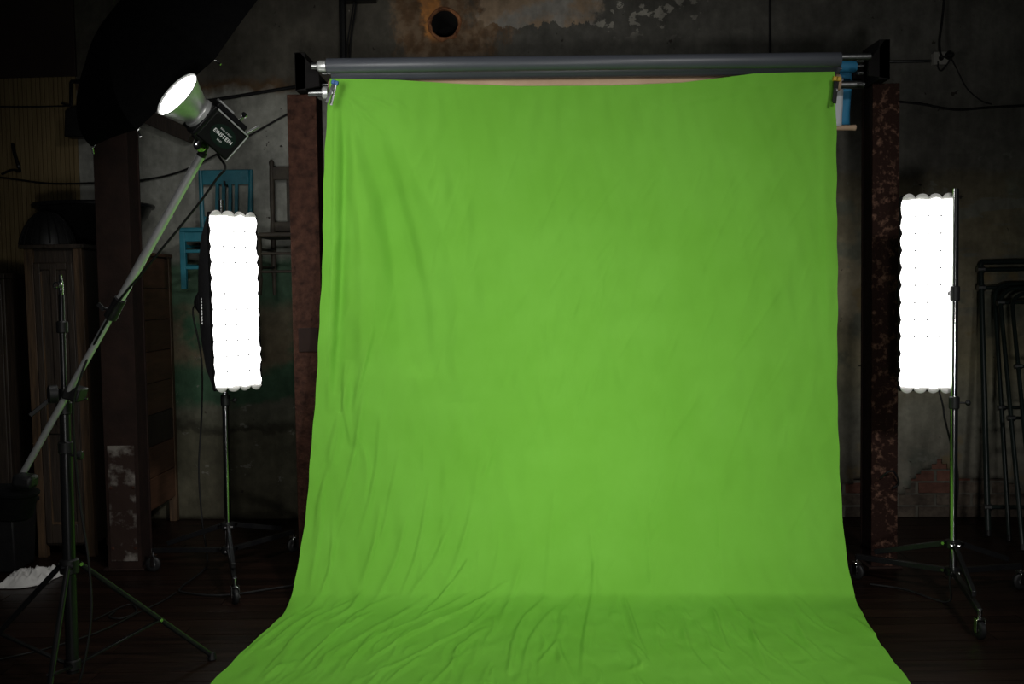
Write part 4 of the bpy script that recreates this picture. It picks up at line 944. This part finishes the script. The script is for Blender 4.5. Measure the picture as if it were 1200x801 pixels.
cable('wall_cable', [W(1050, 119, .03), W(1080, 122, .03), W(1120, 128.5, .03), W(1160, 126, .03), W(1215, 123, .03)], .007, 'black cable sagging along the wall right of the right column')

# ------------------------------------------------------------------ bent tube frames leaning at the right
def tube_frame(tl, bl_, width, rad, label, r=.014, lean_w=0, bars=(), corner=.06):
    tl, bl_ = Vector(tl), Vector(bl_); d = (bl_-tl).normalized(); sd = Vector((1, -.06, lean_w)).normalized(); tr, br_ = tl+sd*width, bl_+sd*width
    t = thing('tube_frame', (bl_+br_)/2, label, 'metal frame')
    pts = [bl_, tl+d*corner]+[tl+d*corner*(1-math.sin(a))+sd*corner*(1-math.cos(a)) for a in [k*math.pi/12 for k in range(1, 7)]]
    pts += [tr-sd*corner]+[tr-sd*corner*(1-math.sin(a))+d*corner*(1-math.cos(a)) for a in [k*math.pi/12 for k in range(1, 7)]]+[br_]
    MB().ringpath(pts, [r]*len(pts), 12).build('bent_tube', MT['frame_green'], t)
    for s in bars:
        a = tl.lerp(bl_, s); MB().tube(a, a+sd*width, r*.75, seg=10).build('crossbar', MT['frame_green'], t); MB().tube(a-sd*.022, a+sd*.02, r*1.25, seg=10).build('joint_sleeve', MT['steel'], t)
    for p in (bl_, br_): MB().lathe(p-Vector((0, 0, .0)), d*-1, [(0, r+.003), (.03, r+.003), (.033, r)], 12).build('foot_cap', MT['black'], t)
    return t
def fl0(x, y): return FL(x, y, .016)
tf = tube_frame(W(1149, 307, .04), fl0(1158, 628), .62, 0, 'tallest dark green tube frame leaning on the right wall, with a square top', .017, 0, (.03, .10, .9), .02)
tube_frame(W(1165, 333, .09), fl0(1183, 634), .60, 0, 'dark green tube frame with a rounded top, second from the wall at right', .013, 0, (.5,), .09)
tube_frame(W(1171, 338, .16), fl0(1199, 645), .60, 0, 'foremost dark green tube frame with a rounded top at the right edge', .013, .0, (.06, .52), .10)

tube_frame(W(1185, 344, .22), fl0(1215, 655), .55, 0, 'innermost tube frame at the right edge, only its rounded left corner in view', .012, 0, (.3,), .09)

# ------------------------------------------------------------------ cables of the lights
fc = LF(.06, -.055, -.02)
cable('flash_cable', [fc, P(264, 196, 3.24), P(255, 208, 3.25), P(237, 233, 3.27), P(214, 262, 3.30), P(190, 291, 3.33), P(168, 318, 3.36), P(140, 352, 3.40), P(121, 384, 3.44), P(106, 412, 3.50), P(95, 440, 3.50),
                      P(86, 470, 3.52), P(87, 520, 3.55), P(94, 590, 3.56), P(104, 660, 3.50), P(107, 720, 3.45), P(98, 780, 3.40), P(88, 815, 3.38), FL(80, 870, .008), FL(20, 900, .008)], .0042, 'thin black cable from the flash down the boom and the black stand')
hl = LL(0, 0, -dpL-.15)
cable('power_cable', [hl, hl+Vector((-.03, .02, -.06)), P(236, 420, 5.45), P(236.5, 480, 5.5), P(233, 550, 5.5), P(237, 610, 5.5), FL(243, 655, .008), FL(238, 668, .008), FL(212, 688, .008), FL(218, 694, .008), FL(262, 697, .008), FL(320, 689, .008), FL(352, 684, .008)], .005, 'black power cable hanging behind the left softbox to the floor')
hr_ = LR(0, -.05, -dpR-.1)
cable('power_cable', [hr_, P(1101, 460, 4.95), P(1107, 490, 4.92), P(1114, 518, 4.66), P(1121, 545, 4.66), P(1122.5, 570, 4.68), P(1120, 600, 4.70), P(1115, 640, 4.64), P(1113, 680, 4.62), FL(1110, 705, .008), FL(1060, 690, .008), FL(1020, 684, .008)], .005, 'black power cable hanging from the right softbox along its stand')
cable('floor_cable', [FL(0, 772, .006), FL(60, 758, .006), FL(120, 738, .006), FL(165, 716, .006), FL(190, 704, .006), FL(206, 694, .006)], .004, 'thin black cable lying across the floor behind the tripod legs')
cable('floor_cable', [FL(135, 716, .006), FL(128, 722, .006), FL(142, 724, .006), FL(160, 716, .006), FL(150, 708, .006), FL(110, 726, .006)], .004, 'loose curl of black cable on the floor left of the caster')

# ------------------------------------------------------------------ repeats share a group
GROUPS = {'steel_column': 'steel columns', 'roller_bracket': 'brackets carrying the rolls', 'paper_roll': 'rolls above the backdrop', 'spring_clamp': 'clamps on the cloth corners', 'strip_softbox': 'lit strip softboxes', 'rolling_light_stand': 'rolling light stands',
          'wooden_chair': 'chairs hung on the wall', 'tube_frame': 'tube frames leaning at the right', 'wall_cable': 'cables along the wall', 'wall_hook': 'hooks on the wall', 'power_cable': 'cables of the softboxes', 'floor_cable': 'cables on the floor', 'wall_pipe': 'pipes along the wall'}
for o in COL.objects:
    k = o.name.split('.')[0]
    if o.parent is None and k in GROUPS and 'label' in o: o['group'] = GROUPS[k]
